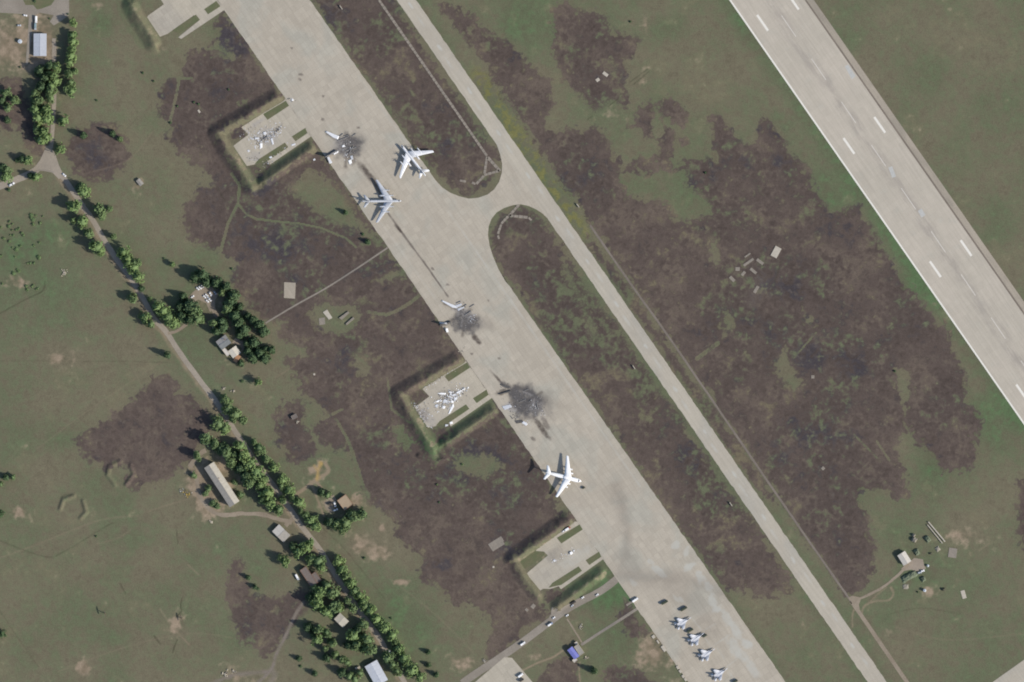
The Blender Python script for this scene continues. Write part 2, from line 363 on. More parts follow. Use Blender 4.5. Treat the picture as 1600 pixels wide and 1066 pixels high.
POCKET = [   # grass left standing inside the burns
 (REV[1], [(341,208),(443,150),(490,212),(494,234),(415,286),(398,305),(384,290)], 1.0), (REV[2], [(341,208),(443,150),(490,212),(494,234),(415,286),(398,312),(384,296)], 1.0), (REV[3], [(341,208),(443,150),(490,212),(500,240),(415,286),(400,300),(372,270)], 1.0),
 ((0,0), [(448,290),(480,268),(520,284),(548,310),(562,345),(602,378),(592,386),(560,362),(520,350),(500,335),(468,312),(452,302)], .9),
 ((0,0), [(490,478),(510,470),(530,478),(560,475),(566,495),(556,518),(530,524),(500,512),(488,495)], .9),
 ((0,0), [(582,440),(600,425),(640,400),(650,420),(640,440),(622,446),(604,448)], .5),
 ((0,0), [(540,548),(556,540),(582,548),(588,590),(575,598),(552,585)], .35),
 ((0,0), [(608,664),(628,660),(650,690),(640,705),(620,695)], .8),
 ((0,0), [(690,725),(720,700),(780,705),(800,730),(760,760),(720,745)], .1),
 ((0,0), [(852,770),(880,780),(900,802),(885,806),(862,796)], .7), ((0,0), [(855,745),(870,748),(880,770),(858,768)], .7),
 ((0,0), [(740,880),(760,880),(770,915),(752,920)], .5),
 ((0,0), [(962,268),(1075,262),(1078,290),(1110,310),(1115,335),(1075,350),(1050,340),(1040,320),(985,310),(968,290)], .8),
 ((0,0), [(1100,350),(1122,370),(1130,420),(1112,420),(1102,385)], .5), ((0,0), [(1128,480),(1150,490),(1148,520),(1130,530)], .6),
 ((0,0), [(1255,480),(1275,500),(1270,520),(1252,505)], .5),((0,0), [(1205,565),(1230,540),(1240,575),(1260,600),(1240,625),(1220,600)], .5),
 ((0,0), [(1395,570),(1420,580),(1430,610),(1415,650),(1400,620)], .6), ((0,0), [(920,540),(905,480),(880,440),(870,400),(885,395),(905,440),(930,500),(945,540)], .35),
 ((0,0), [(320,82),(345,75),(362,80),(360,92),(345,95)], .7), ((0,0), [(366,158),(380,150),(396,150),(385,168),(370,172)], .5),
]
BLOB_G = [(60,430,120,90,.25),(30,380,60,60,.5),(200,330,60,40,.1),(300,540,60,40,.4),(160,35,20,16,.7),(800,20,50,40,.5),(850,20,40,40,.35),(1040,45,30,20,.5),(1060,180,60,60,.25),(990,290,60,40,.35),(1080,300,60,40,.35),
 (1290,300,40,40,.5),(1430,450,30,40,.5),(1550,660,60,40,.5),(1450,745,30,40,.7),(1330,760,20,20,.6),(1420,830,50,40,.4),(1460,880,40,30,.4),(960,930,40,25,.8),(970,1005,40,30,.6),(900,900,60,40,.4),(640,960,60,60,.35),(600,990,80,60,.3),(660,690,40,30,.7),(610,760,20,20,.4),
 (250,700,200,60,-.05),(90,680,60,30,.35),(300,960,50,70,.3),(180,960,60,60,.2),(500,730,30,30,.3),(900,1040,60,30,.4),(1250,1000,70,60,.0),(1480,700,60,60,.35),(1000,70,40,50,-.1),(1500,150,90,90,-.05),(1450,120,40,50,.15),(1540,330,60,60,.1),(340,50,20,20,.3),(480,800,30,30,.3),
 (185,540,120,60,-.15),(110,560,40,20,-.4),(200,150,50,50,-.25),(160,110,30,60,-.25),(560,840,60,40,-.3),(130,1030,40,30,-.3),(280,990,40,30,-.3),(1510,830,50,40,-.3),(880,60,20,40,.3),(600,850,30,30,-.2)]
BLOB_S = [(15,70,42,45,.75),(60,90,20,50,.45),(75,60,16,40,.5),(60,20,30,10,.2),(95,560,30,14,.6),(140,40,20,10,.3),(155,8,16,8,.5),(275,975,14,28,.6),(130,1045,13,15,.85),(25,440,26,12,.6),(30,800,14,10,.7),(560,852,22,20,.6),(600,862,22,18,.5),(628,909,16,6,.7),(597,826,6,7,.9),(490,735,32,16,.6),(520,790,34,24,.4),(560,780,12,12,.5),(335,765,40,46,.6),(318,775,24,26,.4),(310,740,26,30,.45),
 (1500,836,22,12,.5),(1545,845,30,16,.35),(1455,925,24,7,.4),(1010,40,8,30,.45),(1005,120,14,14,.5),(960,178,20,16,.3),(820,1030,25,12,.3),(1010,1030,45,45,.45),(1030,1010,20,30,.4),(725,1035,30,16,.5),(370,560,26,20,.5),(330,470,26,18,.6),(375,495,20,20,.4),(70,250,20,20,.3),(215,288,15,12,.55),(256,75,12,6,.4),(388,1058,50,9,.4),(840,1025,8,8,.4),(1390,990,20,10,.4),(70,1062,30,14,.2),(455,640,14,10,.3),(350,1040,20,12,.3),(355,720,14,20,.4),(580,1050,40,25,.3),(1250,980,20,12,.15)]
BLOB_D = [(150,238,40,36,.42),(230,690,70,40,.12),(1330,600,60,60,.15),(415,970,30,40,.12),(350,60,14,28,.7),(375,85,18,12,.7),(310,300,30,30,.4),(410,380,40,30,.6),(430,290,40,20,.4),(460,390,30,16,.5),(520,560,50,30,.3),(560,600,40,30,.2),(735,715,26,16,.7),(600,780,30,20,.5),(690,880,22,14,.7),(790,860,26,18,.7),(1190,455,22,24,.6),(1030,480,18,20,.5),(1260,540,40,24,.5),(1300,680,40,18,.6),(1260,560,20,14,.4),(1165,200,18,12,.6),(955,115,30,14,.4),(990,190,10,16,.5),(1215,255,14,14,.6),(1160,250,14,16,.5),(350,420,26,30,.3),(1100,380,20,14,.3),(600,890,30,24,.3),(510,30,20,24,.5),(540,45,16,16,.5),(700,220,12,10,.7),(660,165,14,8,.4),(780,995,22,16,.4),(1220,700,30,50,.3),(1330,370,24,24,.3),(1240,450,20,20,.5)]
BLOB_R = [(740,735,50,26,.45),(565,570,24,26,.4),(150,238,44,38,-.6),(220,690,80,60,-.3),(1440,640,70,90,-.25),(1330,850,40,60,-.3),(330,170,60,80,-.2),(320,340,40,40,-.3),(470,680,40,40,-.3),(990,480,40,60,.4),(1080,620,40,60,.4),(1160,730,40,50,.45),(600,120,120,130,.25),(700,230,60,60,.15),(900,480,80,90,.45),(1000,640,90,100,.4),(1120,810,70,90,.4),(820,360,40,40,.25),(1150,430,70,60,.2),(1180,560,40,40,.1),(1220,590,60,60,.3),(1050,330,60,60,.2),(760,90,50,60,.3),(1300,640,60,50,.1),(1240,320,50,40,.1),(560,440,90,60,.15),(520,330,50,40,.25),(720,760,120,60,.06),(580,680,60,60,.12),(920,110,50,60,.15),(640,540,60,50,.12)]
LINE_G = [([(1139,0),(1602,667)], 16, .55), ([(650,0),(1386,1066)], 15, .25), ([(484,0),(670,267)], 10, .2), ([(792,441),(1227,1066)], 12, .3), ([(988,533),(1355,1066)], 12, .25), ([(400,88),(1075,1066)], 8, .1)]

STEP = 1.55
def axis(a, b):
    v = list(np.arange(a, b + STEP, STEP)); lo = v[0]; hi = v[-1]; st = STEP; L = []; H = []
    while st < 6000:
        st *= 1.45; lo -= st; hi += st; L.append(lo); H.append(hi)
    return np.array(L[::-1] + v + H)
gx = axis(-40, 1640); gy = axis(-40, 1106)
GX, GY = np.meshgrid(gx, gy); px = GX.ravel(); py = GY.ravel(); NX, NY = len(gx), len(gy)
infr = (px > -200) & (px < 1800) & (py > -200) & (py < 1300)
burn = np.full(px.shape, -40.0)
warp = (fbm(px, py, 34, 11, 4) - 0.5) * 16 + (fbm(px, py, 9, 31, 3) - 0.5) * 7
def local(poly, m=45):
    xs = [p[0] for p in poly]; ys = [p[1] for p in poly]
    return (px > min(xs)-m) & (px < max(xs)+m) & (py > min(ys)-m) & (py < max(ys)+m)
for k, poly in enumerate(BURN):
    sel = local(poly); d = np.clip(sdf(px[sel], py[sel], poly), -40, 40)
    burn[sel] = np.maximum(burn[sel], d)
burn += warp + 1.5
for off, poly, wgt in POCKET:
    poly = shift(poly, off); sel = local(poly)
    d = np.clip(sdf(px[sel], py[sel], poly), -40, 40) + warp[sel] * 0.5
    cut = -d + (1 - wgt) * 14
    burn[sel] = np.minimum(burn[sel], cut)
for k in (1, 2, 3):                       # charred strips inside the dispersals and on the north-west slopes
    for poly in ([(359,200),(377,198),(390,208),(366,224),(358,216)], [(392,262),(404,256),(424,262),(412,280),(400,278)]) if k < 3 else ([(392,262),(404,256),(416,262),(408,280),(396,276)],):
        poly = shift(poly, REV[k]); sel = local(poly); d = sdf(px[sel], py[sel], poly) + warp[sel] * .3; burn[sel] = np.maximum(burn[sel], d * 0.8)
burn = np.clip(burn, -20, 25)
def blobs(L):
    o = np.zeros(px.shape)
    for (x, y, a, b, v) in L:
        m = (np.abs(px - x) < 3.2*a) & (np.abs(py - y) < 3.2*b)
        q = ((px[m] - x) / a)**2 + ((py[m] - y) / b)**2
        o[m] += v * np.exp(-q * 0.9)
    return o
green = blobs(BLOB_G); soil = blobs(BLOB_S) * 1.3; dark = blobs(BLOB_D); regrow = blobs(BLOB_R)
for poly, wd, v in LINE_G:
    d, _ = seg_dist(px, py, poly); green += v * np.exp(-(d / wd)**2)
    if .15 < v < .5: burn = np.where(infr, np.minimum(burn, d * 1.5 - 5.5 + warp * .4), burn)
yel = np.zeros(px.shape); d, _ = seg_dist(px, py, [(750, 120), (800, 200), (860, 290), (900, 345)]); yel = np.exp(-(d / 15)**2) * 0.8
d, _ = seg_dist(px, py, [(905, 350), (930, 385)]); yel = np.maximum(yel, .5 * np.exp(-(d / 10)**2))
burn = np.where(yel > 0.25, np.minimum(burn, 4 + warp * .6), burn)
for poly, h, rl, rr in BERMS[:8]:          # bare crests
    sel = local(poly); d, sd = seg_dist(px[sel], py[sel], poly); soil[sel] += np.where(d < 3.5, .30, np.where((sd > 0) & (d < 9), .26, 0)); green[sel] += np.where((sd < 0) & (d > 6) & (d < 26), .18, 0)
for off, poly, wgt in POCKET[:3]:
    poly = shift(poly, off); sel = local(poly); soil[sel] += np.where(sdf(px[sel], py[sel], poly) > 6, .16, 0)
gz = height(px, py) - 0.04 - 0.10 * fbm(px, py, 12, 77, 2)
# thin earth tracks that the survey shows worn into the grass
def paint(poly, wd, so=0.0, bu=None, gr=0.0):
    sel = local(poly, 12); d, _ = seg_dist(px[sel], py[sel], poly); k = np.exp(-(d / wd)**2)
    soil[sel] += so * k; green[sel] += gr * k
    if bu is not None: burn[sel] = np.where(d < wd * 1.2, np.minimum(burn[sel], bu), burn[sel])
paint([(266,190),(273,160),(279,130),(278,118)], 2.2, .12, -6); paint([(278,123),(300,122)], 1.8, .1, -5)
paint([(345,392),(356,350),(372,318),(374,290),(362,272)], 2.2, .2, -6); paint([(372,318),(385,335),(400,342),(430,346),(470,350),(500,356),(540,372),(556,386)], 2.0, .25, -6)
paint([(655,462),(640,474),(620,486),(604,492),(575,488)], 2.6, .1, -5); paint([(525,655),(545,690),(560,735),(572,775)], 2.2, .05, -5, .3)
paint([(1090,560),(1110,545),(1122,536)], 3, .0, -4, .3); paint([(1370,690),(1390,720)], 2, .1, -4); paint([(1335,680),(1375,720)], 2, .05, -4, .3)
paint([(470,600),(450,615),(440,640)], 2, .05, -6); paint([(700,792),(706,815)], 2, .2, None); paint([(535,640),(505,655),(500,640)], 2, .1, -4)
paint([(1275,520),(1240,560)], 1.5, .1, -3); paint([(605,590),(612,640),(640,660)], 2, .15, -4)

def field(cell, seed, ang, o=3, k=.6):
    c, s = math.cos(ang), math.sin(ang); f = fbm(px*c - py*s, px*s + py*c, cell, seed, o, k); r = f[infr]
    return (f - r.mean()) / r.std()
m1 = field(75, 301, .5, 3); m2 = field(26, 321, 1.1, 3); m3 = field(10.5, 341, 2.0, 2); m4 = field(4.6, 361, .8, 2)
TRK = {k: np.zeros(px.shape) for k in ('track_tan', 'track_grey', 'track_wet', 'track_sand')}
# ------------------------------------------------------------------ pavements
def sheet(name, poly, mat, z=0.06, depth=0.45, parent=None, kind='structure', cuts=None):
    """a paved area from a px outline, with a real edge going down into the ground"""
    from mathutils.geometry import tessellate_polygon
    pts = [P(x, y) for x, y in poly]; n = len(pts)
    tri = tessellate_polygon([[Vector((p.x, p.y, 0)) for p in pts]])
    m = MB(); vs_ = [(p.x, p.y, z) for p in pts] + [(p.x, p.y, z - depth) for p in pts]
    m.add(vs_, [tuple(t) for t in tri] + [(i, (i+1) % n, n + (i+1) % n, n + i) for i in range(n)])
    b = bmesh.new(); me = m.mesh(name, mat); b.from_mesh(me)
    for f in b.faces:
        if abs(f.normal.z) > .5 and f.normal.z < 0 and all(abs(v.co.z - z) < 1e-4 for v in f.verts): f.normal_flip()
    b.to_mesh(me); b.free()
    o = bpy.data.objects.new(name, me); COL.objects.link(o); o.parent = parent
    if kind and parent is None: o['kind'] = kind
    return o
def al(y): return 339.3 + 0.690 * y            # apron, left edge
def ar(y): return 484 + 0.6975 * y
def tl(y): return 620 + 0.690 * y
def tr(y): return 650 + 0.690 * y
T0, T1 = -500, 1566
tip1 = [(670,267.2),(680,281),(691,293),(703,301),(718,307),(733,310.5),(748,309),(762,304),(772,296),(780,284),(784,270),(784.5,256),(781,240)]
tip2 = [(855,341),(848,334),(838,327.5),(826,322),(814,319.5),(802,320.5),(788,325),(776,332),(768,342),(763.5,354),(762.5,368),(765,384),(770,400),(779,421),(790,440)]
def paved_strip(name, fl, fr, mat, nx, calm, z=0.06, depth=.45):
    """a long strip between two edges x = f(y), finely divided so that wear can be mapped on it"""
    ys = [T0 + (0 - T0)*k/12 for k in range(12)] + list(np.arange(0, 1066, 1.7)) + [1066 + (T1-1066)*k/12 for k in range(13)]
    ny = len(ys); Y = np.repeat(np.array(ys), nx+1); q = np.tile(np.linspace(0, 1, nx+1), ny); wob = lambda sd, lo, hi: np.where((Y > lo) & (Y < hi), 0, (fbm(Y, Y*0 + sd, 7, sd, 3) - .5) * 2.6)   # grass creeps over the edges
    X = (fl(Y) + wob(51, *calm[0]))*(1-q) + (fr(Y) + wob(61, *calm[1]))*q
    v = np.stack([(X-800)*S, (533-Y)*S, np.full_like(X, z)], -1); idx = np.arange(ny*(nx+1)).reshape(ny, nx+1)
    f = np.stack([idx[1:, :-1], idx[1:, 1:], idx[:-1, 1:], idx[:-1, :-1]], -1).reshape(-1, 4)
    vl = v.tolist(); fl_ = f.tolist(); n0 = len(vl)
    for col in (0, nx):                                       # the edges going down into the ground
        base = len(vl); e = idx[:, col]; vl += [[v[k][0], v[k][1], z - depth] for k in e]
        for k in range(ny-1): fl_.append([int(e[k]), int(e[k+1]), base+k+1, base+k])
    me = bpy.data.meshes.new(name); me.from_pydata(vl, [], fl_); me.materials.append(mat); me.update()
    o = bpy.data.objects.new(name, me); COL.objects.link(o); o['kind'] = 'structure'; return o
def al_(y): return 339.3 + 0.690 * y
apron = paved_strip('apron', al, ar, M['apron'], 90, ((-900, -800), (266, 446)))
taxi = paved_strip('taxiway', tl, tr, M['taxi'], 18, ((225, 342), (-900, -800)))
link = sheet('taxiway_link', [(ar(267.2), 267.2)] + tip1[1:] + [(tl(226), 226), (tl(341), 341)] + tip2 + [(ar(445), 445)], M['apron'])
def rl(y): return 1139.5 + 0.694 * y
def rr_(y): return 1257 + 0.6965 * y
runway = sheet('runway', [(rl(T0), T0), (rr_(T0), T0), (rr_(T1), T1), (rl(T1), T1)], M['runway'])
# subdivide across so that the wear along the middle follows the runway
me = runway.data; at = me.attributes.new('across', 'FLOAT', 'POINT')
def add_across(o):
    b = bmesh.new(); ax = b.verts.layers.float.new('across'); rows = []
    ys = [T0 + (T1 - T0) * k / 20 for k in range(21)]
    for y in ys:
        r = []
        for q in range(13):
            f = q / 12; x = rl(y) * (1 - f) + rr_(y) * f
            v = b.verts.new(P(x, y, 0.06)); v[ax] = (f - 0.52) * 80.0; r.append(v)
        rows.append(r)
    for a, c in zip(rows[:-1], rows[1:]):
        for q in range(12): b.faces.new((a[q], c[q], c[q+1], a[q+1]))
    for side in (0, 12):
        for a, c in zip(rows[:-1], rows[1:]):
            d0 = b.verts.new(a[side].co - Vector((0,0,.45))); d1 = b.verts.new(c[side].co - Vector((0,0,.45)))
            b.faces.new((a[side], c[side], d1, d0))
    bmesh.ops.recalc_face_normals(b, faces=[f for f in b.faces if abs(f.normal.z) < .5])
    for f in b.faces:
        if f.normal.z < -.5: f.normal_flip()
    o.data.clear_geometry(); b.to_mesh(o.data); b.free()
add_across(runway)
def strip_poly(a, b, w):
    (x0, y0), (x1, y1) = a, b; L = math.hypot(x1-x0, y1-y0); nx, ny = -(y1-y0)/L*w/2, (x1-x0)/L*w/2
    return [(x0+nx, y0+ny), (x1+nx, y1+ny), (x1-nx, y1-ny), (x0-nx, y0-ny)]
drainline = sheet('runway_gutter', [(rr_(T0), T0), (rr_(T0)+3.2, T0), (rr_(T1)+3.2, T1), (rr_(T1), T1)], asphalt('gutter', C(122,113,103), C(134,124,113)), z=0.02)
shoulder = sheet('runway_shoulder', [(rr_(T0)+3.2, T0), (rr_(T0)+14.5, T0), (rr_(T1)+14.5, T1), (rr_(T1)+3.2, T1)], M['shoulder'], z=0.05)
ZM = 0.066
def mark(name, a, b, wd, mat, parent):
    q = strip_poly(a, b, wd); m = MB(); m.add([P(x, y, ZM) for x, y in q], [(0,1,2,3)])
    o = m.build(name, mat, parent, fix=False)
    if o.data.polygons[0].normal.z < 0: o.data.flip_normals()
    return o
mark('edge_line', (rl(T0)+1.2, T0), (rl(T1)+1.2, T1), 2.6, M['paint'], runway)
for q_ in ([(1320,104),(1325,101),(1337,119),(1331,124)], [(1388,262),(1394,260),(1400,276),(1394,278)], [(1434,330),(1440,326),(1446,336),(1440,340)]):
    m = MB(); m.add([P(x, y, .064) for x, y in q_], [(0,1,2,3)]); o = m.build('repair_patch', M['repair'], runway, fix=False)
    if o.data.polygons[0].normal.z < 0: o.data.flip_normals()
for k in range(-4, 8):
    bx, by = 1366 + 135*k, 183 + 192.5*k
    if -300 < by < 1350:
        mark('touchdown_mark', (bx, by), (bx+17, by+24.5), 3.6, M['paint'], runway)
        mark('touchdown_mark', (bx-48, by+33), (bx-31, by+57.5), 3.6, M['paint'], runway)
for k in range(-5, 18):
    bx, by = 1268 + 46.75*k, 92 + 67.4*k
    if by < 1300: mark('centre_line', (bx, by), (bx+22.5, by+33), 1.1, M['paint_thin'], runway)
sheet('cross_taxiway', [(1548,1068),(1596,1034),(1700,964),(1740,1010),(1600,1120),(1575,1110)], M['taxi'])

def cut_fine(o, step=2.0):
    """divide a flat sheet by a px lattice so that wear can be mapped on it"""
    b = bmesh.new(); b.from_mesh(o.data); st = step * S
    for ax in (0, 1):
        lo = min(v.co[ax] for v in b.verts); hi = max(v.co[ax] for v in b.verts); k = lo + st
        while k < hi:
            n = Vector((1, 0, 0)) if ax == 0 else Vector((0, 1, 0)); p = n * k
            bmesh.ops.bisect_plane(b, geom=b.verts[:] + b.edges[:] + b.faces[:], dist=1e-4, plane_co=p, plane_no=n); k += st
    b.to_mesh(o.data); b.free()
# dispersal pads
PAD = [(364.6,228),(388,210.5),(377,199),(409,178.5),(445,153.5),(al(153.5)+.0,153.5),(al(213),213),(421.5,257.5),(417,251),(396,257.5),(385.7,259.5)]
GA = [(446.6,157.5),(451.6,165.5),(418,187.5),(411,178.5)]; GC = [(477,200),(480.5,208),(461.8,221),(455.9,213.5)]; GD = [(445,223),(450.5,230),(418,252),(398,256.5),(404,249)]
SLAB = [(365.5,233.5),(359,239.5),(375.5,265),(381,261)]
def quad_sheet(name, q, mat, z, parent=None): return sheet(name, q, mat, z, 0.03, parent)
pads = []
for k in (1, 2, 3):
    poly = shift(PAD, REV[k]); poly = [(min(x, al(y)) if i in (5, 6) else x, y) for i, (x, y) in enumerate(poly)]
    poly[5] = (al(poly[5][1]), poly[5][1]); poly[6] = (al(poly[6][1]), poly[6][1])
    if k == 3:
        poly = [(819.5,899),(856,868),(850,862),(838,861),(836,857),(896,815),(al(815),815),(al(874),874),(876.5,921),(873,916),(860,920.5),(849,920),(838,926)]
    pads.append(sheet('dispersal_pad', poly, M['pad']))
    for g in (GA, GC, GD): quad_sheet('grass_patch', shift(g, (REV[k][0], REV[k][1])), M['patch'], 0.10)
    if k == 2 or k == 1: sheet('end_slab', shift(SLAB, (REV[k][0] - (4 if k == 2 else 0), REV[k][1] - (3 if k == 2 else 0))), M['pad'], z=0.12 if k == 1 else .9, depth=.5 if k == 1 else 1.6)
quad_sheet('grass_patch', [(803,874),(836,861.6),(851,866),(838,878),(820,888.5)], M['patch'], 0.10)
sheet('dispersal_pad', [(229.8,27),(232,24),(256,7),(248,-6),(300,-60),(al(-60)+0,-60),(al(16),16),(283,61),(278.5,58.5),(312.5,31),(303,24),(270,47),(262,53),(250,57.5)], M['pad'])
for g in ([(319,14.6),(338,1.7),(344.5,10),(325,22.5)], [(270,47.5),(306,23),(312.5,31),(279,53)]): quad_sheet('grass_patch', g, M['patch'], 0.10)
sheet('end_slab', [(224,40.5),(227.5,36.8),(246,61),(242,66)], M['pad'], z=.12)

# ribbons: roads and tracks
def smooth_line(pts, n=6):
    out = []
    for i in range(len(pts) - 1):
        p0 = pts[max(i-1, 0)]; p1 = pts[i]; p2 = pts[i+1]; p3 = pts[min(i+2, len(pts)-1)]
        for k in range(n):
            t = k / n; r = []
            for c in (0, 1):
                r.append(.5*((2*p1[c]) + (-p0[c]+p2[c])*t + (2*p0[c]-5*p1[c]+4*p2[c]-p3[c])*t*t + (-p0[c]+3*p1[c]-3*p2[c]+p3[c])*t**3))
            out.append(tuple(r))
    return out + [pts[-1]]
RIB_SEED = [100]
PKIND = {'tan': 'track_tan', 'track': 'track_tan', 'gravel': 'track_tan', 'grey_track': 'track_grey', 'dark_track': 'track_wet', 'sand': 'track_sand', 'green_track': 'track_tan'}
def worn(kind, pts, wd, k=1.0, seg=6, wvar=0.0):
    """a track worn into the ground: goes into the ground's wear maps"""
    L = smooth_line(pts, seg); sel = local(L, wd + 6); d, _ = seg_dist(px[sel], py[sel], L); w2 = wd/2 * (1 + wvar*(2*vnoise(px[sel], py[sel], 9, 7) - 1))
    f = np.clip(1.15 - d / (w2 + .35), 0, 1)**.7 * k * (0.6 + 0.8*vnoise(px[sel], py[sel], 6, 9)); nm = PKIND[kind]
    TRK[nm][sel] = np.maximum(TRK[nm][sel], np.clip(f, 0, 1))
def ribbon(name, pts, wd, mat, z=0.04, seg=6, wvar=0.0):
    """a paved or beaten strip along px points, following the ground"""
    L = smooth_line(pts, seg); RIB_SEED[0] += 3; rs = RIB_SEED[0]; fr = (-1, -.5, 0, .5, 1); vs_ = []
    for i, (x, y) in enumerate(L):
        a = L[max(i-1, 0)]; b = L[min(i+1, len(L)-1)]; l = math.hypot(b[0]-a[0], b[1]-a[1]) or 1
        nx, ny = -(b[1]-a[1])/l, (b[0]-a[0])/l
        wa, wb = [wd * (1 + wvar * (2*float(vnoise(np.array([x]), np.array([y]), 6, rs + q)[0]) - 1)) for q in (0, 1)]
        for f in fr:
            ww = wa if f < 0 else wb; X, Y = x + nx*f*ww/2, y + ny*f*ww/2; vs_.append(P(X, Y, hz(X, Y) + z))
    n = len(fr); m = MB(); m.add(vs_, [(i*n+j, i*n+j+1, (i+1)*n+j+1, (i+1)*n+j) for i in range(len(L)-1) for j in range(n-1)])
    o = m.build(name, mat, None, smooth=True, fix=False)
    if o.data.polygons[0].normal.z < 0: o.data.flip_normals()
    o['kind'] = 'structure'; return o
ROAD = [(74,228),(88,262),(104,284),(117,304),(131,325),(145,344),(162,374),(185,409),(207,439),(225,469),(240,497),(260,519),(282,553),(315,598),(345,638),(370,678),(396,716),(421,750),(439,775),(457,801),(470,821),(485,840),(499,858),(516,885),(530,908),(545,930),(563,957),(590,993),(610,1028),(632,1066),(660,1115),(720,1200)]
worn('tan', [(x-4.2, y+2.4) for x, y in ROAD], 9, .8, wvar=.3)
ribbon('road', ROAD, 8.2, M['road'], 0.05, wvar=.10)
ribbon('road', [(84,60),(85,110),(85,150),(83,190),(80,232)], 6.2, M['road'], 0.052, wvar=.12)
ribbon('road', [(72,246),(60,262),(46,272),(25,281),(0,291),(-60,312)], 10.5, M['road'], 0.054, wvar=.08)
sheet('road_junction', [(70,234),(80,231),(86,240),(92,258),(100,275),(92,280),(82,270),(66,266),(52,270),(60,256)], M['road'], z=.066)
ribbon('road', [(84,269),(64,266),(50,270)], 2.5, M['road_dark'], 0.07, wvar=.2)
sheet('yard', [(-60,-60),(106,-60),(108,2),(108,24),(94,34),(84,40),(78,34),(84,24),(62,20),(52,26),(50,50),(44,100),(40,102),(44,50),(45,26),(36,22),(-20,19),(-60,20)], M['road_dark'], z=.05)
sheet('yard_lawn', [(36,0),(88,-4),(80,8),(64,14),(58,15),(52,8),(40,8)], M['patch'], z=.09, depth=.03)
ribbon('track', [(262,521),(275,518),(290,508),(300,500)], 4.8, M['dirt_road'], .058, wvar=.2)
ribbon('track', [(296,468),(318,462),(330,476),(338,492),(352,508)], 7.2, M['dirt_road'], .058, wvar=.3)
sheet('parking_area', [(291,468),(302,456),(316,446),(330,447),(341,460),(336,470),(336,480),(328,488),(322,474),(310,468),(300,474)], M['dirt_road'], z=.05)
ribbon('driveway', [(300,736),(308,752),(312,775),(330,798),(350,805),(378,803),(410,804),(436,812),(456,816)], 6.4, M['dirt_road'], .042, wvar=.3)
ribbon('driveway', [(296,730),(310,712),(322,704)], 7.2, M['dirt_road'], .045, wvar=.3)
ribbon('driveway', [(446,822),(452,816),(460,808)], 6.4, M['dirt_road'], .046, wvar=.2)
worn('track', [(464,772),(478,762),(496,748),(513,737),(508,724)], 5.5, 1.3)
worn('track', [(492,749),(500,760),(510,770),(520,782)], 4.5, 1.1)
worn('track', [(485,752),(492,770),(500,790),(506,806)], 3.5, 1.0)
ribbon('track', [(520,800),(515,792),(514,784),(524,778)], 11.2, M['dirt_road'], .055, wvar=.2)
worn('sand', [(501,724),(497,734),(496,748)], 6, 1.0, wvar=.7); worn('sand', [(491,728),(496,736)], 4, .8)
ribbon('service_road', [(722,1068),(740,1055),(774,1032.5),(817,1003),(857,973),(893,947.5),(938,924),(966,903)], 11.5, M['road_dark'], .05, wvar=.05)
sheet('service_apron', [(735,1072),(788,1027),(800,1028),(832,1066),(838,1120),(700,1120)], M['pad'], z=.062)
ribbon('service_road', [(860,975),(864,962),(867,950)], 9, M['road_dark'], .054, wvar=.2)
ribbon('footpath', [(908,1008),(940,987),(970,968),(996,951)], 4.2, M['slab'], .05)
ribbon('footpath', [(886,967),(898,986),(909,1004)], 2.4, M['dirt_road'], .05, wvar=.2)
worn('track', [(812,1050),(840,1036),(864,1027),(880,1016)], 2.6, 1.0)
worn('green_track', [(906,1035),(905,1050),(907,1070)], 2.4, .7)
ribbon('footpath', [(979,946),(990,939)], 3.2, M['slab'], .05)
ribbon('footpath', [(606,387),(560,418),(510,450),(460,478),(415,505)], 2.5, M['slab'], .05, seg=10)
ribbon('service_road', [(922,352),(985,443),(1050,534),(1200,753),(1265,847),(1332,943)], 3.2, M['track_grey'], .05, seg=12, wvar=.2)
ribbon('service_road', [(1330,939),(1350,968),(1417,1066),(1500,1187)], 6.2, M['dirt_road'], .05, seg=8)
sheet('road_junction', [(1325,934),(1332,931),(1346,934),(1342,945),(1344,956),(1338,952)], M['dirt_road'], z=.062)
ribbon('track', [(1338,938),(1356,930),(1376,920),(1396,905),(1412,890),(1420,882)], 4.0, M['dirt_road'], .056, wvar=.2)
worn('track', [(1346,965),(1350,948),(1366,940),(1388,938),(1396,928),(1392,918)], 3, .7); worn('track', [(1356,945),(1370,930),(1385,918)], 2.2, .5)
worn('track', [(1332,980),(1332,962),(1336,948)], 2.2, .6)
worn('grey_track', [(404,1066),(424,1046),(432,1022),(448,990),(462,960),(474,942)], 5.5, .9)
worn('grey_track', [(330,1070),(360,1056),(390,1052),(420,1050)], 8, .8, wvar=.4); worn('grey_track', [(424,1046),(428,1056),(420,1080)], 13, .6, wvar=.4)
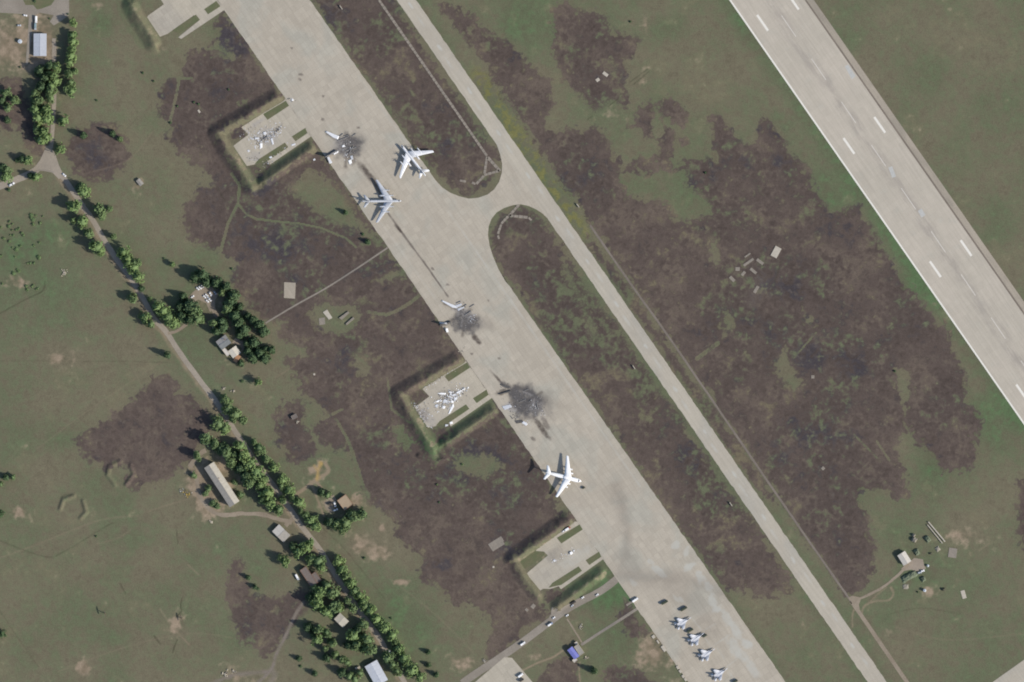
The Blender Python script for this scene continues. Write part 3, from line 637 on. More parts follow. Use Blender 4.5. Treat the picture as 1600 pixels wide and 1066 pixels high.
# field tracks and ditches
for pts, wd, mt, st in (([(0,872),(60,850),(110,830),(160,812),(215,806)], 3, 'track', .4), ([(0,845),(70,870),(100,862),(160,826),(175,818)], 2, 'dark_track', .5), ([(0,955),(30,1000),(60,1042)], 2, 'dark_track', .5), ([(4,962),(36,1010),(64,1044)], 1.6, 'track', .4),
        ([(188,912),(196,928)], 1.6, 'dark_track', .9), ([(284,935),(282,950),(284,954),(276,964)], 1.5, 'dark_track', 1.2), ([(277,1000),(272,1012),(270,1020)], 1.6, 'dark_track', 1.2), ([(241,994),(251,1007)], 1.8, 'dark_track', .9), ([(275,822),(278,850)], 1.4, 'dark_track', .6),
        ([(250,952),(270,980),(296,1008)], 2.4, 'tan', .7), ([(0,490),(40,468),(66,455),(70,440)], 2, 'dark_track', .8), ([(294,883),(310,898)], 2.2, 'tan', .9), ([(0,564),(120,564),(262,566)], 1.2, 'dark_track', .35), ([(206,826),(186,840),(152,850)], 2.4, 'track', .35),
        ([(230,800),(260,790),(300,778)], 2, 'tan', .45), ([(505,826),(540,860),(580,910),(600,935)], 2, 'dark_track', .45), ([(1000,165),(985,178),(950,165)], 1.4, 'dark_track', .2), ([(985,128),(1012,108)], 1.4, 'dark_track', .8), ([(990,132),(1014,112)], 1.4, 'dark_track', .8), ([(950,167),(966,154)], 1.3, 'dark_track', .8), ([(918,187),(926,181)], 1.3, 'dark_track', .8), ([(1000,130),(1006,124)], 4, 'tan', .9),
        ([(380,1000),(300,990),(200,1010),(90,1050)], 2, 'track', .3), ([(60,700),(140,640),(260,560)], 2, 'track', .25), ([(200,560),(230,620),(240,640)], 2, 'track', .25), ([(430,590),(470,560),(455,520)], 2, 'track', .4), ([(1400,980),(1480,1000),(1600,990)], 2.5, 'track', .3), ([(1390,960),(1440,950),(1500,960)], 1.6, 'dark_track', .35), ([(610,905),(680,960),(740,1020)], 2, 'track', .3), ([(140,270),(200,250),(240,205)], 2, 'track', .3), ([(160,165),(200,160),(215,180),(200,200)], 2, 'dark_track', .25), ([(95,778),(102,773),(116,774)], 2.5, 'dark_track', .5), ([(170,740),(172,728),(184,722)], 2.5, 'dark_track', .5), ([(340,292),(346,305),(352,314)], 1.4, 'dark_track', .8), ([(1530,860),(1545,850)], 3, 'tan', .5), ([(1190,440),(1175,470)], 26, 'grey_track', .3), ([(1222,405),(1214,430),(1206,455)], 2, 'dark_track', .5)):
    st *= .62
    worn(mt, pts, wd, st)

# soot, ash, oil and repairs, mapped on the pavements
for o in [link] + pads: cut_fine(o, 2.0 if o is not link else 3.0)
PAV = [apron, taxi, link] + pads; PV = []
for o in PAV:
    a = np.empty(len(o.data.vertices)*3, np.float32); o.data.vertices.foreach_get('co', a); a = a.reshape(-1, 3); PV.append(a)
PX = np.concatenate([a[:, 0] for a in PV]) / S + 800; PY = 533 - np.concatenate([a[:, 1] for a in PV]) / S
ST = {k: np.zeros(PX.shape) for k in ('pale', 'brown', 'char', 'soot', 'ash')}
def stain(kind, x, y, rx, ry, rot, k, seed, pw=1.0, nz=.55, cell=8):
    """irregular stain, px ellipse; rot in degrees in the photograph's plane"""
    R_ = max(rx, ry) * 1.6; sel = (abs(PX-x) < R_) & (abs(PY-y) < R_)
    if not sel.any(): return
    X, Y = PX[sel], PY[sel]; ca, sa = math.cos(R(rot)), math.sin(R(rot)); U = ((X-x)*ca + (Y-y)*sa)/rx; V = (-(X-x)*sa + (Y-y)*ca)/ry
    r = np.hypot(U, V) + (fbm(X, Y, cell, seed, 4) - .5) * 2 * nz
    a = np.clip((1.05 - r) * pw * 2, 0, 1); a = a*a*(3-2*a) * k * (0.6 + 0.8 * fbm(X, Y, cell*.6, seed+9, 3))
    ST[kind][sel] = 1 - (1 - ST[kind][sel]) * (1 - np.clip(a, 0, 1))
def band_stain(kind, pts, wd, k):
    d, _ = seg_dist(PX, PY, smooth_line(pts, 6)); n = fbm(PX, PY, 30, 77, 3); a = np.exp(-(d/(wd*(.35+.5*n)))**2) * k * (.5 + n); ST[kind] = np.maximum(ST[kind], a)
def line_stain(kind, pts, wd, k, wvar=.4, seg=4):
    L = smooth_line(pts, seg); d, _ = seg_dist(PX, PY, L); a = np.clip(1.3 - d/(wd/2*(1+wvar*(2*vnoise(PX, PY, 8, 3)-1)) + .5), 0, 1) * k * (.5 + vnoise(PX, PY, 9, 5)); ST[kind] = np.maximum(ST[kind], np.clip(a, 0, 1))
rnd = random.Random(4)
# taxiway wheel-worn dashes along the middle
for k in range(-3, 20):
    x0, y0 = 690 + 46*k, 70 + 66.7*k
    stain('pale', tl(y0+5)+15.5, y0+5, 7, 2.4, 55, 1.0, 500+k, .9, .5, 5)
    stain('pale', tl(y0+30)+15.5+rnd.uniform(-4,4), y0+30, 15, 3, 55, .6, 540+k, .6, .5, 5)
# first wreck
stain('soot', 545,229,27,24,-20, .85, 1, .8, .5, 10); stain('ash', 533,226,18,12,-40, .35, 2, .8, .7, 6); stain('soot', 561,224,18,24,10, .42, 3, .6, .4, 12)
stain('char', 548,243,16,9,60, .55, 4, .8, .6, 7); stain('char', 579,278,26,6,55, .72, 5, .9, .4, 6); stain('char', 566,262,14,7,50, .5, 6, .8, .5, 6); stain('char', 594,302,16,5,56, .6, 71, .9, .4, 5)
# second wreck
stain('soot', 726,501,25,23,20, .85, 7, 1.1, .42, 10); stain('soot', 746,505,26,15,20, .42, 8, .5, .4, 14); stain('ash', 725,490,18,10,30, .35, 9, .8, .8, 5); stain('char', 744,530,13,5,52, .8, 10, .9, .4, 6); stain('char', 730,508,16,12,0, .5, 72, .9, .6, 6)
# third wreck
stain('soot', 818,627,34,28,35, .95, 11, 1.1, .42, 12); stain('char', 812,640,24,14,40, .45, 12, .9, .6, 8); stain('ash', 797,637,15,8,25, .55, 13, .8, .7, 5); stain('ash', 836,640,14,20,-25, .35, 14, .6, .8, 6)
stain('brown', 850,622,42,16,30, .35, 15, .5, .4, 20); stain('char', 846,668,27,5.5,55, .75, 16, .9, .35, 6); stain('brown', 853,663,16,6,62, .7, 17, .8, .4, 6); stain('char', 778,592,20,2.6,48, .75, 18, .9, .35, 5); stain('char', 783,613,13,5,-15, .7, 19, .9, .5, 6); stain('soot', 858,640,10,28,-25, .3, 73, .6, .5, 9)
stain('soot', 788,601,12,5,20, .8, 74, .9, .5, 6)
for (nx_, ny_), k in (((556,217),.6), ((738.5,482),.6), ((850,611),.75)):       # outlines of the burnt airframes
    hx, hy, lx, ly = .87, -.5, -.5, -.87
    q = lambda a, b: (nx_ - a*hx + b*lx, ny_ - a*hy + b*ly)
    line_stain('char', [q(4,0), q(30,0), q(52,0)], 4.5, k, .5)
    for sgn in (1, -1): line_stain('char', [q(15,0), q(26,16*sgn), q(35,29*sgn)], 5.5, k*.8, .5); line_stain('ash', [q(19,3*sgn), q(29,15*sgn)], 2.5, .45, .6)
    for y_ in (8, 16, -8, -16): line_stain('char', [q(10+.6*abs(y_),y_), q(20+.6*abs(y_),y_)], 3, k*.7, .5)
# scorch lines, tyre darkening and repairs on the apron
line_stain('brown', [(606,333),(622,355),(640,380),(668,418),(694,455),(700,463)], 2.2, 1.1, wvar=.5); line_stain('char', [(618,352),(626,362)], 4, .8)
band_stain('brown', [(962,760),(974,800),(979,840),(975,872),(964,900)], 17, .30); band_stain('brown', [(962,898),(1000,902),(1050,905),(1095,912),(1140,930)], 20, .30); band_stain('brown', [(966,880),(990,896),(1040,915),(1090,945),(1110,985)], 30, .2)
for q, (x, y, a, b, r, k) in enumerate(((1028,892,18,6,40,.8),(1056,852,8,8,0,.7),(1078,885,12,6,-35,.7),(1096,905,12,8,60,.8),(1107,918,14,7,58,.8),(1114,940,12,7,55,.7),(1120,952,9,8,0,.8),(1135,965,18,8,60,.6),(1150,985,22,9,60,.7),(1168,1008,12,9,40,.8),(1146,1010,20,10,62,.6),(1160,1024,14,10,60,.5),(1175,1044,20,9,58,.6),(1092,897,7,5,0,.8),(1016,878,8,4,30,.6),(1055,934,10,3,50,.6),(1065,938,8,3,50,.6),(990,912,10,5,40,.6),(902,870,30,14,-30,.35),(1073,862,5,9,20,.7))):
    stain('pale', x, y, a, b, r, k, 30+q, 1.0, .55, 7)
for q, (x, y, a, b, r) in enumerate(((456,75,3,2,0),(468,124,4,2,20),(470,117,5,2,10),(504,187,4,3,0),(560,200,3,2,0),(505,150,2.5,2,0),(737,553,3,2,0),(912,762,3,2,0),(833,686,5,3,30),(763,470,2,1.5,0),(780,560,3,2,0),(640,455,3,2,0),(676,420,4,2,40),(700,445,4,2,0))):
    stain('brown', x, y, a, b, r, .8, 60+q, 1.2, .4, 4)
for q, (x, y, a, b, r, mt, k) in enumerate(((418,212,22,18,-30,'ash',.4),(405,190,16,6,-30,'slab_rubble',.5),(398,246,18,10,-30,'gravel',.4),(665,652,14,22,-32,'ash',.5),(660,648,12,18,-32,'brown_soot',.5),(700,620,20,14,-30,'brown_soot',.3),(870,868,22,14,-30,'brown_soot',.25))):
    stain({'ash':'ash','brown_soot':'brown'}.get(mt,'ash'), x, y, a, b, r, k, 90+q, .7, .6, 6)
# pale joints of the apron strips
for a, b, k in (((700,330),(840,530),.35),((840,530),(1000,760),.3),((560,120),(690,300),.2),((560,300),(690,480),.15)):
    line_stain('pale', [a, b], 3, k, seg=12)
for (x0,y0),(x1,y1) in (((1083,968),(1096,984)),((1098,992),(1110,1009)),((1110,1012),(1140,992)),((1120,1012),(1132,1030)),((1136,1042),(1156,1026)),((1100,985),(1118,975)),((1140,1052),(1150,1064))):
    line_stain('pale', [(x0,y0),(x1,y1)], 1.2, .5, seg=3)

o0 = 0
for o, a in zip(PAV, PV):
    for k, arr in ST.items():
        at = o.data.attributes.new(k, 'FLOAT', 'POINT'); at.data.foreach_set('value', arr[o0:o0+len(a)].astype(np.float32))
    o0 += len(a)
# drains along the taxiway: chains of concrete covers, each a slab of its own
DR = empty('drain_channel', P(690, 140), 0); DR['kind'] = 'structure'
def drain(a, b, n, wd, gap=.08):
    for i in range(n):
        t0 = i / n; t1 = (i + 1 - gap) / n
        p = (a[0] + (b[0]-a[0])*t0, a[1] + (b[1]-a[1])*t0); q = (a[0] + (b[0]-a[0])*t1, a[1] + (b[1]-a[1])*t1)
        rz = math.atan2(-(q[1]-p[1]), q[0]-p[0]); c = P((p[0]+q[0])/2, (p[1]+q[1])/2, .06) - DR.location
        L = math.hypot(q[0]-p[0], q[1]-p[1]) * S
        o = MB().box((0,0,0), (L, wd*S*rnd.uniform(.9, 1.08), .3)).build('cover_slab', M['drain'] if rnd.random() < .72 else M['slab'], DR)
        o.location = c; o.rotation_euler = (0, 0, rz + rnd.uniform(-.03, .03))
rnd = random.Random(4)
drain((592,0),(761,244),46,3.9); drain((762,246),(782,268),4,4.5); drain((761,245),(757,272),4,3.8); drain((780,267),(756,274),4,3.8); drain((756,275),(744,288),3,3.8); drain((743,288),(737,285),1,3.4); drain((728,284),(718,282),2,3.4)
drain((811,320),(795,338),4,4); drain((796,337),(825,340),4,4.4); drain((826,340),(831,345),1,3.4); drain((794,338),(783,350),3,3.8); drain((783,351),(778,366),3,3.6); drain((778,368),(780,374),1,3.0)

# the ground sheet itself
faces = np.empty(((NX-1)*(NY-1), 4), np.int32)
ii = np.arange(NX-1)[None, :] + NX * np.arange(NY-1)[:, None]
faces[:, 0] = (ii + NX).ravel(); faces[:, 1] = (ii + NX + 1).ravel(); faces[:, 2] = (ii + 1).ravel(); faces[:, 3] = ii.ravel()
me = bpy.data.meshes.new('ground'); nv = len(px)
me.vertices.add(nv); me.loops.add(faces.size); me.polygons.add(len(faces))
co_ = np.empty((nv, 3), np.float32); co_[:, 0] = (px - 800) * S; co_[:, 1] = (533 - py) * S; co_[:, 2] = gz
me.vertices.foreach_set('co', co_.ravel()); me.loops.foreach_set('vertex_index', faces.ravel())
me.polygons.foreach_set('loop_start', np.arange(0, faces.size, 4, dtype=np.int32))
me.polygons.foreach_set('use_smooth', np.ones(len(faces), bool)); me.update(calc_edges=True); me.validate()
for nm, arr in (('burn', burn), ('regrow', regrow), ('green', green), ('soil', soil), ('dark', dark), ('yel', yel), ('patch_a', m1), ('patch_b', m2), ('patch_c', m3), ('patch_d', m4), *TRK.items()):
    at = me.attributes.new(nm, 'FLOAT', 'POINT'); at.data.foreach_set('value', arr.astype(np.float32))
me.materials.append(M['ground'])
ground = bpy.data.objects.new('ground', me); COL.objects.link(ground); tag(ground, kind='structure')
# ------------------------------------------------------------------ buildings
for nm, c, v in (('wall_cream', C(200,190,170), .08), ('wall_grey', C(150,145,138), .08), ('wall_brick', C(150,112,92), .1), ('roof_white', C(206,200,190), .05), ('roof_bluegrey', C(180,184,192), .05), ('roof_light', C(196,200,208), .05),
                 ('roof_grey', C(188,182,174), .07), ('roof_slate', C(160,155,147), .08), ('roof_brown', C(122,112,106), .08), ('roof_tan', C(170,151,127), .08), ('roof_cream', C(190,183,168), .08), ('roof_blue', C(126,130,196), .05), ('roof_dark', C(112,116,118), .08), ('roof_orange', C(176,136,104), .1), ('roof_beige', C(214,206,190), .08),
                 ('door', C(90,80,70), .05), ('frame', C(210,206,200), .04), ('wood', C(150,132,108), .15), ('concrete_block', C(186,178,164), .08), ('rust', C(150,96,70), .15)):
    M[nm] = plain(nm, c, v, .4, .75)
M['glass'] = plain('window_glass', (.03,.035,.04,1), .05, 1, .12, .5)
def gframe(corners):
    p = [P(*c) for c in corners]; c = sum(p, Vector()) / 4
    u = ((p[1]-p[0]) + (p[2]-p[3])) / 2; v = ((p[3]-p[0]) + (p[2]-p[1])) / 2
    return c, u.length, v.length, math.atan2(u.y, u.x)
def building(name, corners, he, hr, walls, roofs, label, cat='building', axis='u', wins=3, over=.45, chimney=None, group=None, door=True):
    """corners px (u runs from 0 to 1); ridge along axis u or v; hr = he gives a flat roof with a parapet"""
    c, L, W, rz = gframe(corners); c.z = 0
    if axis == 'v': L, W, rz = W, L, rz + math.pi/2
    e = empty(name, c, rz, label, cat, group)
    a, b = L/2 - over, W/2 - over
    m = MB().box((0,0,he/2-.3), (2*a, 2*b, he+.6))
    if hr > he:
        k = (hr-he) * (b/(b+over)); m.v += [(-a,-b,he),(-a,b,he),(-a,0,he+k-.05),(a,-b,he),(a,b,he),(a,0,he+k-.05)]; n = 8; m.f += [(n,n+2,n+1),(n+3,n+4,n+5)]; m.mi += [0,0]
    m.build('wall', walls, e)
    A, B = L/2, W/2; t = .16
    if hr > he:
        zb = he - (hr-he)*over/b*.9
        for s, mt in ((-1, roofs[0]), (1, roofs[-1])):
            q = MB(); y0 = s*B; q.add([(-A,y0,zb),(A,y0,zb),(A,s*.02,hr),(-A,s*.02,hr),(-A,y0,zb-t),(A,y0,zb-t),(A,s*.02,hr-t),(-A,s*.02,hr-t)], [(0,1,2,3),(7,6,5,4),(0,4,5,1),(1,5,6,2),(2,6,7,3),(3,7,4,0)])
            q.build('roof', mt, e)
        MB().box((0,0,hr+.04), (L+.02,.5,.14)).build('ridge_cap', roofs[0], e)
        n = max(2, int(L/5)); sm = MB()                      # standing seams of the sheet roof
        for s in (-1, 1):
            for i in range(1, n):
                x = -A + L*i/n; sm.tube((x, s*(B-.1), zb+.03), (x, s*.3, hr-.25*(hr-zb)/B+.03), .06, 4)
        sm.build('roof_seam', roofs[0], e)['kind'] = 'stuff'
    else:
        MB().box((0,0,he+.08), (2*A,2*B,.3)).build('roof', roofs[0], e)
        q = MB()
        for s in (-1, 1): q.box((0,s*(B-.15),he+.36), (2*A,.3,.3)); q.box((s*(A-.15),0,he+.36), (.3,2*B-.6,.3))
        q.build('parapet', walls, e)
    for i in range(wins):
        x = -a + 2*a*(i+.5)/wins
        for s in (-1, 1):
            f = MB().box((x, s*(b+.03), he*.55), (min(1.5, a*.4),.08,min(1.4,he*.4))).build('window', M['frame'], e)
            MB().box((x, s*(b+.075), he*.55), (min(1.3,a*.34),.02,min(1.2,he*.34))).build('pane', M['glass'], f)
    if door: MB().box((a+.04, 0, min(2.1,he*.8)/2), (.1, 1.2, min(2.1,he*.8))).build('door', M['door'], e)
    for (cx, cy, ch) in chimney or []:
        MB().box((cx,cy,ch/2+he*.5), (.9,.9,ch)).build('chimney', M['wall_brick'], e)
    return e
building('workshop', [(53.5,88),(53,52.5),(73.8,53.5),(73,88.5)], 4.2, 5.6, M['wall_grey'], [M['roof_bluegrey'], M['roof_light']], 'long grey-blue gabled workshop with white truck parked at its top end', wins=5)
building('barracks', [(319.5,731.5),(360,791),(375,784),(335.5,721)], 9.4, 11.2, M['wall_cream'], [M['roof_slate'], M['roof_cream']], 'long narrow two-storey block with pale gabled roof beside the bare yard', wins=10, chimney=[(-8,1.5,7)])
building('garage', [(424.5,829),(442.5,846.5),(455,837),(437.4,820)], 4.6, 6.0, M['wall_grey'], [M['roof_slate'], M['roof_white']], 'small gabled garage, roof slopes coloured as shaded and sunlit, where driveway meets lane', axis='v', wins=2)  # shaded half of the gable put into the slope colours, one darker
building('house', [(469,891.5),(487,917.5),(496,911),(478.5,884)], 5.2, 5.2, M['wall_brick'], [M['roof_brown']], 'brown flat-roofed house half hidden by trees west of the lane', wins=4)
building('house_annex', [(484,895),(494.5,912.3),(503,905.5),(494.5,896)], 4.6, 4.6, M['wall_brick'], [M['roof_brown']], 'low brown annex on the lane side of the brown flat-roofed house', wins=1)
building('house', [(521.5,966.5),(536,980),(545.5,970.5),(532.5,957.5)], 5.8, 6.6, M['wall_cream'], [M['roof_cream']], 'cream square house between tall trees near the lower lane', axis='v', wins=2)
building('depot', [(569,1040.5),(588,1072),(606,1062),(590,1031)], 5.0, 6.2, M['wall_grey'], [M['roof_light']], 'pale blue-grey roofed depot beside lane at the bottom edge', wins=4)
building('storehouse', [(526,782.5),(539.5,797.5),(551,788),(541.5,771.5)], 4.2, 4.2, M['wall_brick'], [M['roof_tan']], 'tan flat-roofed storehouse with white vans on its left side', wins=2)
building('shed', [(212.5,283),(219.5,291.5),(225,287),(218.5,279)], 2.6, 3.2, M['wall_grey'], [M['roof_slate']], 'lone small grey shed on a bare patch in open grass', wins=1)
building('house', [(337,533.5),(347,546),(362.5,536.5),(353.5,523.5)], 6.2, 8.4, M['wall_cream'], [M['roof_dark'], M['roof_grey']], 'large grey gabled house among pines below the car park', axis='v', wins=3, chimney=[(3,2,6)])
building('house_extension', [(347.3,546.8),(355.5,557.2),(360,553.8),(352.6,543.4)], 4.4, 4.4, M['wall_cream'], [M['roof_white']], 'white flat-roofed extension at the lower left of the grey house', wins=2)
building('house_wing', [(357,549.5),(364.5,560),(377,551.5),(368.5,539.5)], 4.6, 5.8, M['wall_cream'], [M['roof_beige'], M['roof_beige']], 'beige wing joined to the lower right of the large grey house', wins=2)
sheet('yard', [(362,536),(368,528),(377,531),(389,540),(380,549),(376,541)], M['dirt_road'], z=.05)
building('lean_to', [(363,562.5),(369,566.5),(378,558),(373,554.5)], 2.8, 3.2, M['wood'], [M['roof_orange']], 'small orange-roofed lean-to at the end of the beige wing', wins=1)
building('radio_hut', [(1401.7,868),(1411.5,884.3),(1423.3,876),(1413,860.3)], 4.4, 5.6, M['wall_cream'], [M['roof_white'], M['roof_white']], 'white gabled hut at the end of the track beyond the taxiway', wins=3)
building('guard_house', [(886,1015),(897.5,1030.5),(905.5,1024.5),(894,1010)], 4.8, 5.6, M['wall_cream'], [M['roof_blue']], 'blue roofed guard house at the end of the footpaths', wins=2)
building('guard_house_annex', [(896.5,1010.2),(906,1024.5),(913,1019.5),(903.5,1006)], 4.2, 4.2, M['wall_cream'], [M['roof_slate']], 'flat grey annex on the right side of the blue-roofed guard house', wins=1)
building('porch', [(893,1030.5),(897,1035),(903,1031.5),(899.5,1028)], 2.6, 2.6, M['wall_cream'], [M['roof_white']], 'small pale porch below the blue-roofed guard house', wins=0)
building('kiosk', [(897,1004),(899.5,1007.5),(903.5,1005),(901.5,1002)], 2.4, 2.4, M['wall_cream'], [M['roof_white']], 'small white kiosk at the top end of the blue-roofed guard house', wins=0)
building('bunker', [(455,651),(458,657),(465,651),(462,646)], 2.6, 2.6, M['wall_grey'], [M['roof_brown']], 'dark little bunker in the brown oval burn west of dispersals', wins=0)
# small solid things: (name, corners or centre, height, material)
def slab(name, corners, h, mat, label, cat, group=None, bevel=.06):
    p = [P(*c) for c in corners]; c = sum(p, Vector()) / len(p); z0 = hz(*corners[0])
    m = MB(); m.prism([(q.x-c.x, q.y-c.y) for q in p], -.3, h)
    me = m.mesh(name, mat); b = bmesh.new(); b.from_mesh(me)
    bmesh.ops.bevel(b, geom=[e for e in b.edges if all(v.co.z > 0 for v in e.verts)], offset=bevel, segments=1, affect='EDGES'); b.to_mesh(me); b.free()
    o = bpy.data.objects.new(name, me); COL.objects.link(o); o.location = (c.x, c.y, z0)
    return tag(o, label, cat, group)
def rect(cx, cy, l, w_, deg):
    a = R(deg); ux, uy = math.cos(a)*l/2, math.sin(a)*l/2; vx, vy = -math.sin(a)*w_/2, math.cos(a)*w_/2
    return [(cx-ux-vx, cy-uy-vy), (cx+ux-vx, cy+uy-vy), (cx+ux+vx, cy+uy+vy), (cx-ux+vx, cy-uy+vy)]
slab('concrete_pad', [(504.4,488),(511,483.7),(519.4,496.8),(513.8,499.6)], .5, M['concrete_block'], 'pale rectangular concrete pad in the grass clearing, the upper left one', 'concrete pad')
slab('concrete_pad', [(498,497.5),(507.5,496),(508,507),(499,508)], .15, M['slab'], 'dull squarish concrete pad in the grass clearing, lower left of the pale one', 'concrete pad')
for q, (cs, lb) in enumerate((([(529.5,497),(544,486.5),(546,489),(534,500)], 'low ruined wall on the upper side of the pit in clearing'), ([(540,506),(552,495.5),(554,498),(541.5,508.5)], 'low ruined wall on the lower side of the pit in clearing'))):
    slab('ruined_wall', cs, 1.5, M['slab'], lb, 'ruin', 'walls of the ruined pit')
slab('concrete_pad', [(444,441),(462,442),(461,467),(443.5,465.5)], .06, M['shoulder'], 'tan square hardstanding beside the thin diagonal footpath', 'hardstanding')
for cs, lb in ((rect(775,848,24,9,-32), 'upper half of the faded tan slab left of the lowest dispersal'), (rect(778,854,22,5,-32), 'lower narrow half of the faded tan slab left of the lowest dispersal')):
    slab('concrete_slab', cs, .12, M['slab'], lb, 'slab', 'faded slab west of the lowest dispersal')
for q, (x, y, l, w_, a, lb) in enumerate(((1212.5,394,17,10.5,-62,'largest pale concrete platform in the burnt field east of taxiway'),(1187.5,409,12.5,4.5,37,'pale narrow slab left of the largest platform in burnt field'),(1169.5,410,19,4,-35,'long dull slab in the cluster of ruins, burnt field'),(1152.5,420.5,7,6,0,'small square slab at left of the ruins, burnt field'),(1161.5,427.5,8,4.5,-50,'tilted dull slab below the long one, burnt field ruins'),(1177,423.5,12,4.5,40,'dull slab below the pale narrow one, burnt field ruins'),(1144,436,10,5,45,'lowest slab on the left side of burnt field ruins'),(1181.5,452.5,12,5,-58,'lone slab well below the ruins in the burnt field'),(1168,399,11,2.5,-35,'thin broken slab topmost in the burnt field ruins'),
        (946,116,9,5,36,'larger pale slab in the dark burn near the top'),(934,125,6,5,-35,'smaller pale slab in the dark burn near the top'),(1488.5,864,13,15,8,'grey square pad in grass right of the radio hut'),(1505.5,929,6.5,13,-16,'pale oblong pad in grass, lower right of the radio hut'),(1270,589,5,5,0,'small pale block among burnt grass near the runway side'),(1286,732,5,5,45,'small pale marker block in lower burnt field'),(833,947.5,6,7,40,'small pale block in scrub left of the lowest dispersal'),(823,953,5,4,40,'tiny pale block beside another in scrub below lowest dispersal'),(311,174,5,3,60,'small white marker stone in the upper left burn'),(491,585,3,3,0,'small white stone in the burn left of middle dispersal'),(771,886,3,3,0,'small white stone in burn below the faded tan slab'))):
    slab('concrete_slab', rect(x, y, l, w_, a), .25 if q != 0 else .6, M['slab'] if q not in (0, 9, 10, 12, 17, 18, 19) else M['concrete_block'], lb, 'slab')
for q, (x, y, l, w_) in enumerate(((1020,995,5,5),(1036,1013.5,10,5),(1058,1043,5,4),(1062,1049,5,4),(1066.5,1057,5,4),(1070,1062,5,3.5),(1027,1003,6,2.5))):
    slab('concrete_block', rect(x+1, y, l, w_, 55), .8, M['concrete_block'], ['pale block topmost along the lower apron edge','large pale block along the lower apron edge','pale block midway down the lower apron edge','bright pale block just below the midway one at apron edge','second pale block from the bottom at apron edge','lowest pale block at the lower apron edge','thin pale block above the large one at apron edge'][q], 'concrete block', 'blocks along the lower apron edge')
for x, y, a, lb in ((533,12,55,'white sign board in the grass strip near the top'),(903,321.5,55,'white sign board in burnt grass beside the upper taxiway'),(990.5,574,55,'white sign board left of the taxiway near the middle'),(1142,788,55,'white sign board left of the taxiway in the lower part')):
    e = empty('taxiway_sign', P(x, y, 0), -R(a), lb, 'sign', 'sign boards along the taxiway')
    MB().box((0,0,1.5), (5.2,.9,1.7)).build('board', M['concrete_block'], e)
    for s in (-1.8, 1.8): MB().box((s,0,.35), (.2,.2,.8)).build('post', M['wall_grey'], e)
# twin antenna rails by the radio hut
for q, (a, b, w_, lb) in enumerate((((1450.5,815.5),(1476.5,846.5),1.9,'upper of two long pale rails beyond the radio hut'),((1449,820),(1472.5,849),1.4,'lower of two long pale rails beyond the radio hut'))):
    p, r = P(*a), P(*b); c = (p+r)/2; e = empty('antenna_rail', c, math.atan2((r-p).y, (r-p).x), lb, 'antenna rail', 'rails of the antenna row'); L = (r-p).length
    MB().box((0,0,1.35), (L, w_*S, .3)).build('beam', M['concrete_block'], e)
    for k in range(7): MB().box((-L/2+.8+k*(L-1.6)/6, 0, .55), (.4,.5,1.3)).build('post', M['wall_grey'], e)
# tents and netted shelters round the radio hut
M['net'] = plain('camouflage_net', C(116,124,104), .3, .5, .95, .05); M['net_grey'] = plain('grey_net', C(150,144,132), .25, .5, .95, .05); M['canvas'] = plain('dark_canvas', C(92,92,80), .15, .6, .9, .05)
def shelter(x, y, l, w_, deg, h, mat, label, seed, group='netted shelters round the hut'):
    e = empty('shelter', P(x, y, 0), -R(deg), label, 'shelter', group); rr = random.Random(seed); nx, ny = 9, 7; v = []
    for i in range(nx):
        for j in range(ny):
            u, t = i/(nx-1)*2-1, j/(ny-1)*2-1; k = max(0, 1 - max(abs(u), abs(t))**3)
            v.append((u*l*S/2*(1+rr.uniform(-.1,.1)), t*w_*S/2*(1+rr.uniform(-.14,.14)), h*k*rr.uniform(.75,1.1) - .1*(k == 0)))
    MB().add(v, [(i*ny+j, (i+1)*ny+j, (i+1)*ny+j+1, i*ny+j+1) for i in range(nx-1) for j in range(ny-1)]).build('net', mat, e)
    for sx in (-.5, .5):
        for sy in (-.4, .4): MB().tube((sx*l*S/2, sy*w_*S/2, -.1), (sx*l*S/2, sy*w_*S/2, h*.8), .08, 5).build('pole', M['bark'], e)
for a in ((1427.5,836.5,5,5,30,3.6,M['net_grey'],'small pale netted shelter, upper of a pair above the hut',1),(1428.5,843.5,8,8,30,4.2,M['net_grey'],'larger pale netted shelter, lower of a pair above hut',2),(1449.5,842.5,8,11,-35,3.6,M['net'],'green netted shelter nearest to the twin antenna rails',3),(1432.5,863,8,10,-30,3.4,M['net'],'green netted shelter at top right corner of the hut',4),(1421,901,26,10,-28,3.8,M['net'],'longest green netted shelter, beside the gravel below hut',5),(1442.5,905,7,8,-30,3.2,M['net'],'small green netted shelter below the white vans',6),(1465,858,7,8,-30,1.2,M['net_grey'],'low pale netted stack between the rails and grey pad',7),(1474,921,5,5,0,3,M['canvas'],'dark little tent lower right of the white tank',8),(1454,865,5,3,0,2,M['canvas'],'dark low tent right of the hut, left of pale stack',9),(1415,911+6,9,8,0,.9,M['net_grey'],'low pale heap below the longest green shelter',10)):
    shelter(*a)
